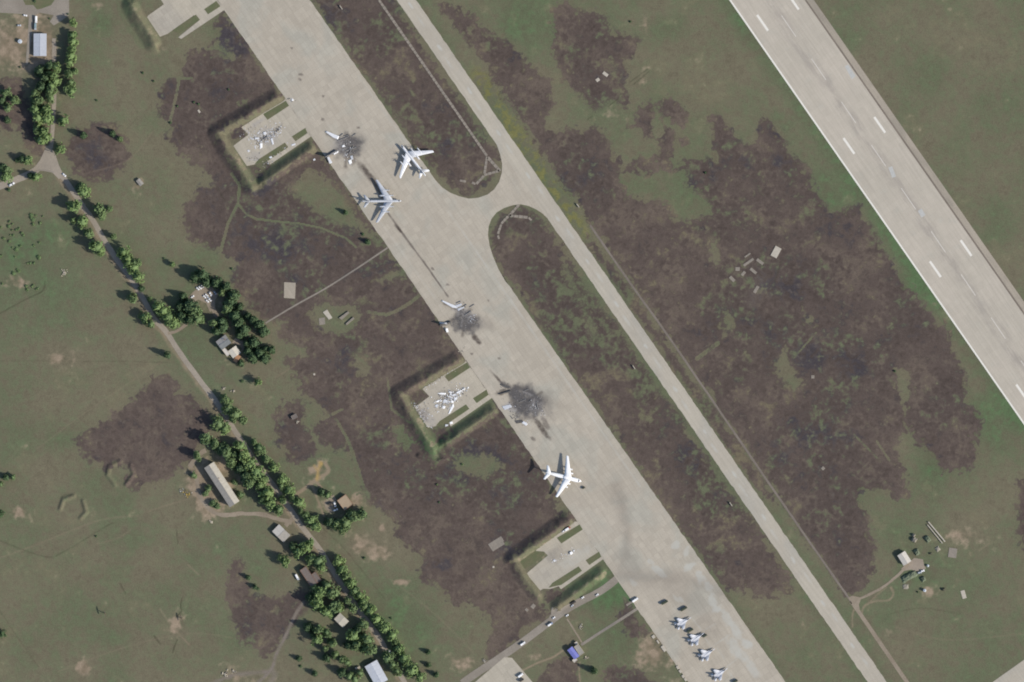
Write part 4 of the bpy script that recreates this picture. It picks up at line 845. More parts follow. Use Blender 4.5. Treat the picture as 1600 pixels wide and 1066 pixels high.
# tanks
M['tank'] = plain('tank_paint', C(196,204,212), .05, .5, .5, .3)
for x, y, r_, h, lb in ((31.7,65,3.2,3.2,'pale blue round tank left of the long workshop'),(1444.5,922.5,2.3,3.4,'white round tank below the netted shelters'),(1449.7,884,1.8,2.0,'small white drum right of the gravel by the hut')):
    e = empty('storage_tank', P(x, y), 0, lb, 'tank')
    m = MB(); n = 20; m.prism([(r_*S*math.cos(2*math.pi*i/n), r_*S*math.sin(2*math.pi*i/n)) for i in range(n)], -.1, h); m.build('shell', M['tank'], e)
    m = MB(); ring = [(r_*S*1.03*math.cos(2*math.pi*i/n), r_*S*1.03*math.sin(2*math.pi*i/n), h) for i in range(n)]; m.add(ring + [(0,0,h+.5)], [(i,(i+1)%n,n) for i in range(n)]); m.build('lid', M['tank'], e)
    MB().box((0,0,h+.5), (.6,.6,.3)).build('hatch', M['wall_grey'], e)
# masts
for x, y, h, lb in ((165,958.5,8,'thin dark utility mast alone in the lower left field'),(284,966,5,'short thin mast beside the bare patch in lower left field')):
    e = empty('utility_mast', P(x, y), 0, lb, 'mast'); MB().tube((0,0,-.3),(0,0,h),.6,8,.4).build('pole', M['bark'], e); MB().box((0,0,h-1.2),(.7,8.5,.7), rz=.25).build('crossarm', M['bark'], e)
    for s in (-1.8,1.8): MB().tube((0,s,h-.6),(0,s,h-.1),.16,6).build('insulator', M['frame'], e)
# ------------------------------------------------------------------ trees
rt = random.Random(8)
def crown_mesh(seed, kind):
    rr = random.Random(seed); m = MB(); con = kind == 'd'
    core = bmesh.new(); bmesh.ops.create_icosphere(core, subdivisions=2, radius=1)
    vs_ = []
    for v in core.verts:
        z = v.co.z*.5+.5; k = (.74 - .25*z if con else .66) * rr.uniform(.65, 1.1)
        vs_.append((v.co.x*k, v.co.y*k, .2 + .72*z if not con else .12 + .8*z))
    m.add(vs_, [tuple(x.index for x in f.verts) for f in core.faces]); core.free()
    lobes = [(q*math.cos(a), q*math.sin(a), rr.uniform(.4,.92)*(1-.25*q), rr.uniform(.26,.5)) for q, a in [(rr.uniform(0,.66), rr.uniform(0,6.28)) for _ in range(10)]]
    for i in range(74):
        if con:
            z = rr.uniform(.1,1); a = rr.uniform(0, 6.283); q = (1.02 - z)**.75 * rr.uniform(.6,1.08); c = Vector((q*math.cos(a), q*math.sin(a), z))
        else:
            lx, ly, lz, lr = rr.choice(lobes); d = Vector((rr.gauss(0,1), rr.gauss(0,1), rr.gauss(.3,1))).normalized() * lr * rr.uniform(.75,1.15)
            c = Vector((lx, ly, lz)) + Vector((d.x*1.15, d.y*1.15, d.z*.42))
            if Vector((c.x, c.y, 0)).length > 1.2: c.x *= .85; c.y *= .85
        for k in range(6):
            p = c + Vector((rr.gauss(0,.11), rr.gauss(0,.11), rr.gauss(0,.045)))
            n = Vector((p.x*.8 + rr.gauss(0,.5), p.y*.8 + rr.gauss(0,.5), rr.uniform(.3,1.3))).normalized(); u = n.orthogonal().normalized(); u.rotate(Matrix.Rotation(rr.uniform(0,6.28), 3, n)); v = n.cross(u)
            s = rr.uniform(.09,.19)
            m.add([p+u*s, p+v*s*.8, p-u*s*.9, p-v*s*.7], [(0,1,2,3)])
    return m
TM = {}
for kind in 'gmd':
    TM[kind] = [crown_mesh(10*q + ord(kind), kind).mesh('crown', M['leaf_'+kind], fix=False) for q in range(9)]
tm = MB(); tm.tube((0,0,-.02),(0,0,.3),.055,7,.035); tm.tube((0,0,.28),(.02,.03,.75),.035,6,.008); 
for a in (0, 2.1, 4.2): tm.tube((0,0,.3),(.38*math.cos(a),.38*math.sin(a),.62),.02,5,.006)
TRUNK = tm.mesh('trunk', M['bark'])
ORD = ['', 'first','second','third','fourth','fifth','sixth','seventh','eighth','ninth','tenth','eleventh','twelfth','thirteenth','fourteenth','fifteenth','sixteenth','seventeenth','eighteenth','nineteenth','twentieth','twenty-first','twenty-second','twenty-third','twenty-fourth','twenty-fifth','twenty-sixth','twenty-seventh','twenty-eighth','twenty-ninth','thirtieth','thirty-first','thirty-second','thirty-third','thirty-fourth','thirty-fifth','thirty-sixth']
def tree(x, y, r, kind, label, group, hk=1.0, name='tree', cat='tree'):
    h = (9.0 + 1.0 * r) * hk * rt.uniform(.9, 1.1)
    if r < 5: h = 1.15 * r * hk + .8
    e = empty(name, P(x, y, hz(x, y) - .1), rt.uniform(0, 6.28), label, cat, group)
    for nm, me in (('trunk', TRUNK), ('crown', rt.choice(TM[kind]))):
        if nm == 'trunk' and r < 3: continue
        o = bpy.data.objects.new(nm, me); COL.objects.link(o); o.parent = e
        q = r * S * rt.uniform(1.06, 1.22); q2 = q * rt.uniform(.9, 1.1)
        if nm == 'trunk': o.scale = (max(2.2, h*.25), max(2.2, h*.25), h)
        else: o.scale = (q*1.06, q2*1.06, h)
    return e
ADJ = {'g': 'bright green leafy', 'm': 'mid green leafy', 'd': 'dark green'}
def grove(phrase, group, data, hk=1.0):
    data = sorted(data, key=lambda t: t[1])
    for i, (x, y, r, k) in enumerate(data):
        tree(x, y, r, k, f"{ADJ[k]} tree, {ORD[i+1]} from the top {phrase}", group, hk)
grove('in the row beside the workshop', 'tree row right of the workshop', [(114,36,7,'g'),(115,56,7,'g'),(115,66,7,'g'),(113.5,77,7,'g'),(112,88,7,'g'),(109.5,99,7,'g'),(117,113,6,'m'),(110,116,7,'m'),(112,129,6,'m'),(113,143,8,'g'),(104,139,6,'m')], .78)
grove('in the row below the workshop', 'dense row below the workshop', [(89,107,8,'g'),(79,104,8,'d'),(86,119,8,'g'),(88,128,7,'g'),(82,134,8,'g'),(72,122,8,'d'),(80,143,8,'m'),(66,136,8,'d'),(56,147,7,'m'),(61,158,8,'m'),(80,154,7,'m'),(57,172,9,'g'),(62,184,9,'g'),(74,172,9,'g'),(75,187,9,'g'),(59,203,8,'m'),(70,206,8,'g'),(66,220,8,'g'),(74,216,7,'g'),(64,112,9,'d'),(56,160,7,'d')], .9)
grove('beside the upper road junction', 'trees beside the upper road junction', [(100,189,8,'g'),(95,234,7,'g'),(92,232,5,'m'),(45,250,7,'g'),(35,249,6,'d'),(27,251,4,'d'),(58,277,7,'g'),(49,275,6,'d')], .8)
grove('on burnt ground, left edge', 'trees on the burnt ground at the left edge', [(10,145,8,'m'),(22,157,6,'m'),(13,170,7,'m'),(3,158,7,'d'),(28,160,4,'m'),(12,188,5,'d'),(11,277,7,'g'),(12,266,7,'m'),(4,262,6,'d'),(14,297,3,'d')], .75)
grove('along the upper lane', 'trees along the upper part of the lane', [(132,300,10,'g'),(127,294,8,'d'),(116,324,10,'g'),(155,328,10,'m'),(171,326,4.9,'m'),(160,338,7,'m'),(131,346,9,'g'),(116,344,5,'m'),(140,366,7,'m'),(153,386,10,'g'),(158,394,6,'g'),(178,371,5.5,'m'),(194,394,9,'g'),(201,405,9,'g'),(212,411,8,'m'),(203,412,8,'g'),(210,419,9,'g'),(216,432,9,'g'),(207,467,7,'m'),(221,451,5,'d'),(247,479,9,'g'),(228,496,8,'g'),(237,507,7,'m'),(264,497,10,'g'),(271,505,9,'g'),(256,486,9,'g'),(236,468,5,'m')], .85)
grove('in the pines round the car park', 'pines round the car park', [(317,430,11,'d'),(323,440,8,'d'),(305,434,8,'d'),(338,442,8,'d'),(347,457,6,'m'),(354,449,7,'d'),(296,479,12,'d'),(306,486,11,'m'),(285,494,9,'d'),(311,498,9,'m'),(286,463,6,'d'),(283,479,8,'d'),(297,500,7,'d')], .9)
grove('between car park and grey house', 'pines between car park and house', [(365,462,9,'d'),(359,474,10,'d'),(354,482,8,'m'),(367,494,10,'d'),(374,505,9,'d'),(382,515,9,'d'),(376,524,7,'d'),(334,504,8,'m'),(349,511,9,'d'),(338,518,7,'d'),(347,503,8,'d'),(396,500,8,'d'),(404,508,8,'d'),(412,518,8,'d'),(388,494,6,'d'),(375,480,5,'d')], .85)
grove('in the pines right of the grey house', 'pines right of the grey house', [(397,536,9,'d'),(406,552,9,'d'),(395,558,9,'d'),(414,560,7,'d'),(424,547,6,'d'),(388,549,7,'d'),(386,537,6,'d'),(377,568,5,'d'),(416,545,5,'d')], .85)
grove('along the middle lane', 'trees along the middle part of the lane', [(354,625,9,'m'),(359,638,9,'m'),(369,647,9,'m'),(380,656,7,'m'),(364,655,6,'m'),(406,701,8,'m'),(416,716,8,'m'),(428,731,8,'g'),(442,749,8,'g'),(453,766,9,'g'),(440,759,6,'m'),(469,785,9,'g'),(398,690,6,'m'),(458,778,5,'m')], .72)
grove('in the wood left of the middle lane', 'wood left of the middle lane', [(343,662,11,'m'),(352,671,8,'g'),(323,684,10,'m'),(337,693,9,'m'),(309,711,8,'m'),(355,708,11,'m'),(347,700,9,'d'),(376,696,9,'g'),(362,722,9,'m'),(381,712,10,'g'),(391,725,10,'g'),(401,739,11,'g'),(385,743,9,'d'),(391,756,10,'m'),(408,758,9,'g'),(419,770,11,'g'),(424,786,10,'g'),(411,779,8,'d'),(437,796,8,'m'),(376,732,9,'d'),(366,710,8,'m'),(412,748,7,'g'),(441,782,6,'m')], .8)
grove('round the bare yard', 'small trees round the bare yard', [(377,773,6,'m'),(334,786,6,'m'),(303,742,5,'m'),(321,771,5.5,'m'),(367,754,5,'m'),(326,764,5,'m'),(340,792,5,'m')], .5)
grove('along the lane by the garage', 'trees along the lane by the garage', [(486,812,9,'g'),(494,822,8,'g'),(479,805,7,'m'),(471,798,5,'m'),(478,854,9,'g'),(467,862,8,'g'),(485,848,7,'g'),(446,877,8,'g'),(439,871,5,'m'),(498,876,10,'m'),(487,873,8,'m'),(502,885,8,'g'),(458,853,6,'d')], .85)
grove('below the tan storehouse', 'clump below the tan storehouse', [(541,817,10,'m'),(528,818,9,'m'),(554,807,10,'m'),(568,803,8,'m'),(516,815,8,'d'),(535,827,7,'m'),(546,803,7,'d'),(512,774,6,'m'),(503,769,6,'d')], .85)
grove('in the row right of the lower lane', 'row right of the lower lane', [(529,876,8,'g'),(535,889,8,'g'),(548,911,8,'g'),(555,922,8,'m'),(562,929,8,'g'),(568,940,8,'g'),(579,953,9,'g'),(589,966,9,'g'),(602,981,9,'g'),(613,992,8,'g'),(623,1013,9,'g'),(632,1029,9,'g'),(645,1046,10,'g'),(656,1057,8,'g'),(541,900,7,'m'),(572,946,8,'m'),(595,974,8,'m'),(638,1038,8,'m'),(618,1003,6,'m')], .85)
grove('in the wood left of the lower lane', 'wood left of the lower lane', [(501,924,10,'g'),(496,941,11,'g'),(520,926,10,'m'),(523,946,10,'m'),(511,955,9,'g'),(531,950,7,'g'),(551,951,8,'m'),(543,939,7,'m'),(491,918,6,'m'),(512,914,8,'m'),(486,934,7,'d'),(553,992,11,'g'),(558,1006,10,'m'),(575,999,10,'m'),(579,1015,10,'m'),(571,1013,8,'g'),(568,975,8,'m'),(560,983,7,'d'),(545,1008,7,'d'),(606,1027,9,'m'),(614,1037,8,'m'),(621,1048,7,'m')], .85)
grove('in the lower meadow', 'loose trees at the lower meadow', [(498,984,8,'m'),(482,980,7,'d'),(496,999,8,'g'),(511,988,7,'m'),(519,1005,7,'m'),(535,1029,7,'m'),(525,1022,6,'m'),(543,1034,6,'m'),(546,1056,8,'m'),(555,1061,8,'m'),(511,1028,6,'d'),(535,1050,7,'d'),(563,1050,6,'m'),(490,992,5,'d'),(508,1012,5,'m')], .8)
LONE = [(270,413,4.9,'g','lone round bright tree left of the car park pines'),(404,597,5.5,'g','lone round bright tree below the grey house pines'),(262,555,6,'d','lone dark tree at the left verge of the middle lane'),(928,1048,5,'d','lone dark tree below the blue-roofed guard house'),(131,212,5,'d','dark tree on the left rim of the round burn'),(176,209,5,'d','dark tree on the right rim of the round burn'),(188,217,4,'m','small green tree on right rim of the round burn'),
 (467,1029,4,'d','small conifer, upper of three in the lower meadow by the grey track'),(470,1041,3,'d','smallest conifer in the lower meadow by the grey track'),(492,1052,4.9,'d','small conifer near the loose trees in lower meadow'),(669,1019,4,'d','small conifer, upper of three right of the lower lane'),(670,1039,4,'d','small conifer, middle of three right of the lower lane'),(682,1054,4.5,'d','small conifer, lowest of three right of the lower lane'),(611,966,2.6,'d','tiny dark conifer right of the lower lane row'),(388,902,4,'d','dark shrub, upper of two in burnt patch of lower left'),(399,917,4,'d','dark shrub, lower of two in burnt patch of lower left'),(403,920,3,'d','tiny dark shrub touching another in burnt patch of lower left'),
 (10,746,5,'d','dark shrub at the left edge, level with the long block'),(21,745,4,'m','small green shrub near the left edge, level with long block'),(2,757,4,'m','green shrub cut by left edge, level with the long block'),(4,990,6,'d','dark tree cut by the left edge, low in the picture'),(2,803,5,'d','dark shrub cut by the left edge below the barracks level'),(378,606-10,3,'d','dark shrub by the lane below the grey house'),(569,872,3,'d','dark shrub in the grass right of lower lane'),(1398,580,2.6,'d','tiny dark shrub in the eastern burn'),(985,34,2.4,'d','tiny dark shrub in grass near the top burn'),(223,114,2.4,'d','tiny dark shrub, left of two in upper meadow'),(240,127,2.4,'d','tiny dark shrub, right of two in upper meadow'),(151,157,2.2,'d','tiny dark shrub in meadow above round burn'),(256,404,2.2,'d','tiny dark shrub near lone round tree by the car park'),(362,420,2.6,'d','dark shrub at the burn edge above the car park'),(266,192,2.5,'d','dark shrub at the burn edge at the left of first dispersal'),(303,160,2.4,'d','dark shrub, left of two inside the upper left burn'),(310,163,2.6,'d','dark shrub, right of two inside the upper left burn'),(357,140,2.2,'d','tiny dark shrub near the first dispersal bank'),(277,166,2.2,'d','tiny dark shrub beside grassy track in upper left burn'),(683,757,2.2,'m','tiny green shrub in burn below the middle dispersal'),(722,726,2.4,'m','tiny green shrub in the dark burn near middle dispersal'),(686,785,2,'d','tiny dark shrub in the burn left of white jet'),(1434,933-8,2,'d','tiny dark shrub below the netted shelters'),(150,838,2,'d','dark shrub on the field track in lower left'),(1102,270,2.4,'d','tiny dark shrub in the burn near green pocket'),(575,378,4,'d','dark shrub by the apron edge beside the green strip'),(567,366,3,'d','small dark shrub above another by the apron edge'),(540,332,4,'d','dark shrub near the nose end of green strip by apron'),
 (54,2,3,'d','dark shrub on the yard lawn at the top edge'),(77,29,2,'d','tiny dark shrub on yard beside the first row tree'),(106,44-22,2,'d','tiny dark shrub above the workshop row'),(31,105,2,'d','tiny dark shrub below the tan yard at left')]
for x, y, r, k, lb in LONE: tree(x, y, r if r > 3.2 else r*.72, k, lb, None, 1.0 if r >= 5 else (1.5 if r > 3.2 else .6), 'shrub' if 'shrub' in lb else ('conifer' if 'conifer' in lb else 'tree'), 'shrub' if 'shrub' in lb else 'tree')
HB = []
def ordn(k):
    if k < 37: return ORD[k]
    t, u = divmod(k, 10); return ('thirtieth' if t == 3 else 'fortieth') if u == 0 else ('thirty-' if t == 3 else 'forty-') + ORD[u]
for i in range(46):
    if i < 30: x, y = rt.uniform(0, 68), rt.uniform(335, 405); y += (34 - x) * .25
    elif i < 40: t = rt.random(); x, y = 2 + 66*t + rt.gauss(0,1.5), 440 - 42*t + rt.gauss(0,2)
    else: x, y = rt.uniform(38,60), rt.uniform(445,458)
    HB.append((x, y, rt.uniform(1.4, 3.0)))
HB.sort(key=lambda t: t[1])
for i, (x, y, r) in enumerate(HB):
    tree(x, y, r, 'm', f'low green bush, {ordn(i + 1)} from the top in the rough field at left edge', 'bushes in the rough field at the left edge', .3, 'bush', 'bush')
# ------------------------------------------------------------------ aircraft
M['jet_white'] = plain('white_aircraft_paint', (.80,.80,.80,1), .03, .3, .45, .35)
M['bomber'] = plain('silver_aircraft_paint', (.445,.46,.49,1), .05, .25, .45, .4)
M['bomber_w'] = plain('pale_aircraft_paint', (.58,.59,.61,1), .05, .25, .45, .4)
M['fighter'] = plain('blue_grey_aircraft_paint', (.50,.51,.54,1), .07, .3, .5, .35)
M['metal'] = plain('dark_metal', (.10,.10,.105,1), .1, 1, .45, .4); M['tyre'] = plain('tyre', (.03,.03,.03,1), .1, 2, .9, .1)
M['canopy'] = plain('canopy_glass', (.06,.07,.09,1), .05, 1, .12, .6); M['radome'] = plain('radome', (.46,.47,.48,1), .05, .5)
M['burnt'] = plain('burnt_metal', (.088,.085,.084,1), .35, .8, .9, .1); M['burnt_grey'] = plain('scorched_alloy', (.17,.165,.163,1), .35, .6, .85, .15)
def heading(dx, dy): return math.atan2(-dy, dx)          # photograph direction to world angle
def wheels(e, pts, r, zs):
    for (x, y) in pts:
        g = MB().tube((x, y, r), (x, y, zs), .18, 6).build('landing_gear', M['metal'], e)
        m = MB()
        for s in (-.45, .45): m.tube((x, y+s-.18, r), (x, y+s+.18, r), r, 12)
        m.build('wheel', M['tyre'], g)
def propeller(e, x, y, z, r, mat, parent):
    for k, (dx, a0) in enumerate(((0, 0), (-.55, .78))):
        m = MB()
        for i in range(4):
            a = a0 + i*math.pi/2; c = Vector((x+dx, y + math.cos(a)*r*.55, z + math.sin(a)*r*.55))
            m.add([(x+dx+sx*.07, y + math.cos(a)*q - math.sin(a)*w2, z + math.sin(a)*q + math.cos(a)*w2) for sx in (-1, 1) for (q, w2) in ((.25,-.16),(.25,.16),(r,.20),(r,-.20))], [(0,1,2,3),(7,6,5,4),(0,4,5,1),(1,5,6,2),(2,6,7,3),(3,7,4,0)])
        m.build('propeller', M['metal'], parent)
def bomber(nose, tail, mat, label, tint=None):
    dx, dy = nose[0]-tail[0], nose[1]-tail[1]; h = heading(dx, dy)
    e = empty('bomber', P(*nose), h, label, 'bomber aircraft', 'four-propeller bombers on the apron')
    zf = 4.6; r = 1.5
    MB().lathe([(0,.15),(-.5,.6),(-1.6,1.05),(-3.5,1.38),(-6,r),(-30,r),(-36,1.3),(-41,.95),(-44.5,.75),(-46,.5)], 0, zf, 16, dz=[-.2,-.2,-.1,0,0,0,.25,.55,.7,.75]).build('fuselage', mat, e, True)
    MB().box((-2.6,0,zf+1.2), (1.6,1.3,.5)).build('cockpit', M['canopy'], e); MB().tube((1.6,0,zf-.1),(-.2,0,zf-.1),.09,6).build('refuelling_probe', M['metal'], e); MB().tube((-46,0,zf+.75),(-47.4,0,zf+.75),.1,6).build('tail_gun', M['metal'], e)
    for s in (1, -1):
        MB().wing([(-9.6,s*.9,zf+.5,10.4,1.3),(-14.2,s*7.2,zf+.4,8.0,.95),(-20.4,s*15.5,zf+.25,5.6,.65),(-27.2,s*24.6,zf+.05,3.1,.35),(-27.9,s*25.1,zf+.05,2.2,.2)]).build('wing', mat, e, True)
        MB().wing([(-36.6,s*.6,zf+1.2,5.0,.5),(-42.3,s*7.4,zf+1.3,2.3,.25)]).build('tailplane', mat, e, True)
        for i, (y, le, back) in enumerate(((6.4,-13.6,9.6),(12.7,-18.3,4.4))):
            z = zf+.2; n = MB().lathe([(le+4.7,.12),(le+4.2,.42),(le+3.6,.62),(le+3.2,.66),(le+1.5,.78),(le-1,.85),(le-3,.85),(le-back,.35)], s*y, z, 12).build('engine', mat, e, True)
            propeller(e, le+4.0, s*y, z, 2.8, M['metal'], n)
            if i == 0: MB().lathe([(le-4.5,.3),(le-6,.95),(le-10.5,.95),(le-13,.3)], s*y, z-.3, 12).build('wheel_fairing', mat, e, True)
            MB().wing([(le-1.5,s*(y+1.9),zf+.75,3.6,.1),(le-1.5,s*(y+1.98),zf+.75,3.6,.1)]).build('wing_fence', mat, e)
    m = MB().wing([(-34.2,0,zf+1.0,8.6,.55),(-40.8,0,zf+7.6,4.2,.28),(-41.4,0,zf+8.0,3.2,.2)], True); m.build('tail_fin', mat, e, True)
    wheels(e, [(-5.5,0)], .5, zf-1); wheels(e, [(-20.8,6.4),(-22.2,6.4),(-20.8,-6.4),(-22.2,-6.4)], .72, zf)
    MB().lathe([(-14,.2),(-15,1.0),(-17.5,1.0),(-18.5,.2)], 0, zf-1.1, 10).build('belly_radome', M['radome'], e, True)
    return e
bomber((627.3,314.3), (564.5,314.8), M['bomber'], 'silver four-propeller bomber pointing right on the apron\'s left side')
bomber((627.0,227.3), (664.5,274.5), M['bomber_w'], 'pale four-propeller bomber pointing upper left at apron\'s right edge')

def airlifter(nose, tail, label):
    dx, dy = nose[0]-tail[0], nose[1]-tail[1]; h = heading(dx, dy); mat = M['jet_white']
    e = empty('transport_jet', P(*nose), h, label, 'transport aircraft'); zf = 4.0; r = 2.4
    MB().lathe([(0,.2),(-.6,.9),(-2,1.6),(-4,2.1),(-6.5,r),(-27,r),(-33,2.05),(-38,1.35),(-41,.7),(-42,.3)], 0, zf, 18, dz=[-.7,-.6,-.4,-.1,0,0,.5,1.2,1.6,1.7]).build('fuselage', mat, e, True)
    MB().box((-3.0,0,zf+1.7), (1.4,2.4,.5), ry=.35).build('cockpit', M['canopy'], e)
    MB().lathe([(-12,.3),(-14,1.5),(-20,1.5),(-23,.3)], 0, zf+1.9, 12, sy=1.3).build('wing_fairing', mat, e, True)
    for s in (1, -1):
        MB().wing([(-12.2,s*1.2,zf+2.5,8.8,1.1),(-15.8,s*9.5,zf+2.3,6.4,.75),(-21.9,s*24.4,zf+1.5,3.0,.35),(-22.7,s*25.0,zf+1.5,2.0,.2)]).build('wing', mat, e, True)
        for y, le in ((6.3,-14.2),(10.7,-16.3)):
            p = MB().box((le+.3, s*y, zf+1.45), (3.6,.35,1.6)).build('pylon', mat, e)
            g = MB().lathe([(le+2.6,.78),(le+2.2,.9),(le-.8,.85),(le-2.6,.5)], s*y, zf+.5, 12).build('engine', mat, e, True)
            MB().lathe([(le+2.62,.7),(le+2.64,.1)], s*y, zf+.5, 10).build('intake', M['metal'], g)
        MB().wing([(-36.6,s*.2,zf+9.6,5.6,.5),(-41.6,s*8.4,zf+9.6,2.6,.25)]).build('tailplane', mat, e, True)
        MB().lathe([(-13,.2),(-14.5,.9),(-20,.9),(-22,.2)], s*2.5, zf-1.5, 10).build('wheel_fairing', mat, e, True)
    MB().wing([(-31.2,0,zf+1.6,8.4,.7),(-36.2,0,zf+9.4,6.0,.5)], True).build('tail_fin', mat, e, True); MB().lathe([(-35.6,.1),(-36.4,.42),(-42,.42),(-43.6,.08)], 0, zf+9.6, 10).build('tail_bullet', mat, e, True)
    wheels(e, [(-6,0)], .5, zf-1.5); wheels(e, [(-15.2,2.3),(-18.2,2.3),(-15.2,-2.3),(-18.2,-2.3)], .6, zf-1.4)
    return e
airlifter((908.2,752.2), (854.5,738.0), 'brilliant white four-engine jet parked alone at the apron\'s left edge')

def fighter(nose, ang, label, src=[None]):
    if src[0] is not None:
        e = copy_tree(src[0]); e.location = P(*nose); e.rotation_euler.z = ang; e['label'] = label; return e
    mat = M['fighter']; e = empty('fighter_jet', P(*nose), ang, label, 'fighter jet', 'grey fighters parked at the lower apron'); src[0] = e; z = 2.1
    MB().lathe([(0,.06),(-.9,.3),(-2.4,.55),(-4.5,.78),(-7,.85),(-11,.7),(-15,.4),(-19.8,.16)], 0, z+.15, 14, dz=[-.25,-.2,-.12,0,.15,.1,0,0]).build('fuselage', mat, e, True)
    MB().lathe([(-3.0,.1),(-3.6,.42),(-5.2,.55),(-6.8,.4),(-8,.1)], 0, z+.75, 10).build('canopy', M['canopy'], e, True)
    body = [(-4.6,.75),(-7.8,1.7),(-9.5,2.5),(-18.2,2.3),(-18.6,.5),(-18.6,-.5),(-18.2,-2.3),(-9.5,-2.5),(-7.8,-1.7),(-4.6,-.75)]
    MB().prism(body, z-.15, z+.45).build('center_body', mat, e)
    for s in (1, -1):
        MB().lathe([(-8.6,.72),(-12,.8),(-16.5,.74),(-19.4,.58)], s*1.35, z-.5, 12).build('engine', mat, e, True); MB().lathe([(-19.35,.56),(-20.4,.5)], s*1.35, z-.5, 12).build('nozzle', M['metal'], e)
        MB().box((-8.4,s*1.35,z-.55), (1.6,1.35,1.35)).build('intake', mat, e)
        MB().wing([(-8.6,s*1.6,z+.2,7.6,.45),(-13.4,s*6.9,z+.2,3.2,.2),(-13.7,s*7.35,z+.2,2.6,.12)]).build('wing', mat, e, True)
        MB().wing([(-16.6,s*2.0,z+.1,4.6,.25),(-19.4,s*4.9,z+.1,1.9,.12)]).build('tailplane', mat, e, True)
        MB().wing([(-14.9,s*2.15,z+.3,4.8,.3),(-18.2,s*2.35,z+4.2,2.0,.15)], True).build('tail_fin', mat, e, True)
    wheels(e, [(-6.4,0)], .32, z); wheels(e, [(-12.6,2.1),(-12.6,-2.1)], .45, z)
    return e
u_ = heading(103, -62)
fighter((1080.2,964.2), u_, 'grey fighter topmost of the four in the row'); fighter((1100.3,988.5), u_+.06, 'grey fighter second from the top in the row of four')
fighter((1117.3,1013.2), u_+.02, 'grey fighter third from the top in the row of four'); fighter((1137.2,1043.6), u_+.04, 'grey fighter at the bottom of the row of four')

# ------------------------------------------------------------------ wrecks
def shards(pts, seed, mats, size=(.5, 2.6), h=(.1, .7), parent=None, name='rubble', lay=.06):
    """torn sheets and lumps: bent triangles and plates lying about, one piece of geometry"""
    rr = random.Random(seed); m = MB()
    for (x, y) in pts:
        p = P(x, y); l = rr.uniform(*size); w2 = l * rr.uniform(.25,.8); a = rr.uniform(0, 6.28); hh = rr.uniform(*h); m.m = rr.randrange(len(mats))
        ca, sa = math.cos(a), math.sin(a); q = lambda u, v, z: (p.x + u*ca - v*sa, p.y + u*sa + v*ca, lay + z)
        t = rr.uniform(.2, 1.0) * hh
        m.add([q(-l/2,-w2/2,-.05),q(l/2*rr.uniform(.5,1),-w2/2,-.05),q(l/2,w2/2*rr.uniform(.3,1),-.05),q(-l/2*rr.uniform(.6,1),w2/2,-.05),q(-l/2*.8,-w2/2*.8,hh*rr.uniform(.4,1)),q(l/2*.8,-w2/2*.7,t),q(l/2*.7,w2/2*.6,hh),q(-l/2*.8,w2/2*.8,t)],
              [(3,2,1,0),(4,5,6,7),(0,1,5,4),(1,2,6,5),(2,3,7,6),(3,0,4,7)])
    o = m.build(name, mats, None)
    if parent:
        o.parent = parent; o.matrix_parent_inverse = Matrix.Translation(parent.location).inverted() if parent.rotation_euler.z == 0 else parent.matrix_world.inverted()
        o['kind'] = 'stuff'
    return o
def gauss_pts(rr, x, y, sx, sy, deg, n):
    a = R(deg); out = []
    for _ in range(n):
        u, v = rr.gauss(0, sx), rr.gauss(0, sy); out.append((x + u*math.cos(a) - v*math.sin(a), y + u*math.sin(a) + v*math.cos(a)))
    return out
def line_pts(rr, a, b, n, j):
    return [(a[0]+(b[0]-a[0])*t + rr.gauss(0,j), a[1]+(b[1]-a[1])*t + rr.gauss(0,j)) for t in (rr.random() for _ in range(n))]
WH = [M['bomber_w'], M['jet_white'], M['bomber']]; DK = [M['burnt'], M['burnt'], M['burnt']]; MXD = DK + [M['burnt_grey']]
def plate(e, name, cs, z0, z1, mat, tilt=(0,0)):
    """a surviving panel given by px corners relative to world, with thickness; tilt lifts its ends"""
    ps = [P(*c) - e.location for c in cs]; n = len(ps); c = sum(ps, Vector())/n
    m = MB(); g = lambda p: tilt[0]*(p.x-c.x) + tilt[1]*(p.y-c.y)
    m.add([(p.x,p.y,z0+g(p)) for p in ps] + [(p.x + (c.x-p.x)*.12, p.y + (c.y-p.y)*.12, z1+g(p)) for p in ps], [tuple(range(n-1,-1,-1)), tuple(range(n,2*n))] + [(i,(i+1)%n,n+(i+1)%n,n+i) for i in range(n)])
    return m.build(name, mat, e)
def wreck(x, y, label, seed): 
    return empty('wrecked_bomber', P(x, y), 0, label, 'wreck', 'burnt-out bombers on the apron'), random.Random(seed)
def fin(e, base, d, L, h, th, mat, name='tail_fin'):
    """upright fin: px base point, px direction it points to, length, height"""
    p = P(*base) - e.location; a = heading(*d); ca, sa = math.cos(a), math.sin(a); m = MB(); pr = [(0,0),(L,0),(L*1.15,h),(L*.62,h)]; v = []
    for s in (-th/2, th/2):
        for (u, z) in pr: v.append((p.x + u*ca - s*sa, p.y + u*sa + s*ca, 2.2 + z))
    m.add(v, [(3,2,1,0),(4,5,6,7),(0,1,5,4),(1,2,6,5),(2,3,7,6),(3,0,4,7)]); return m.build(name, mat, e)
def hull(e, a, b, r0, r1, mat, name, z=1.3):
    p, q = P(*a) - e.location, P(*b) - e.location
    return MB().tube((p.x,p.y,z),(q.x,q.y,z*1.2),r0*.95,10,r1).build(name, mat, e)
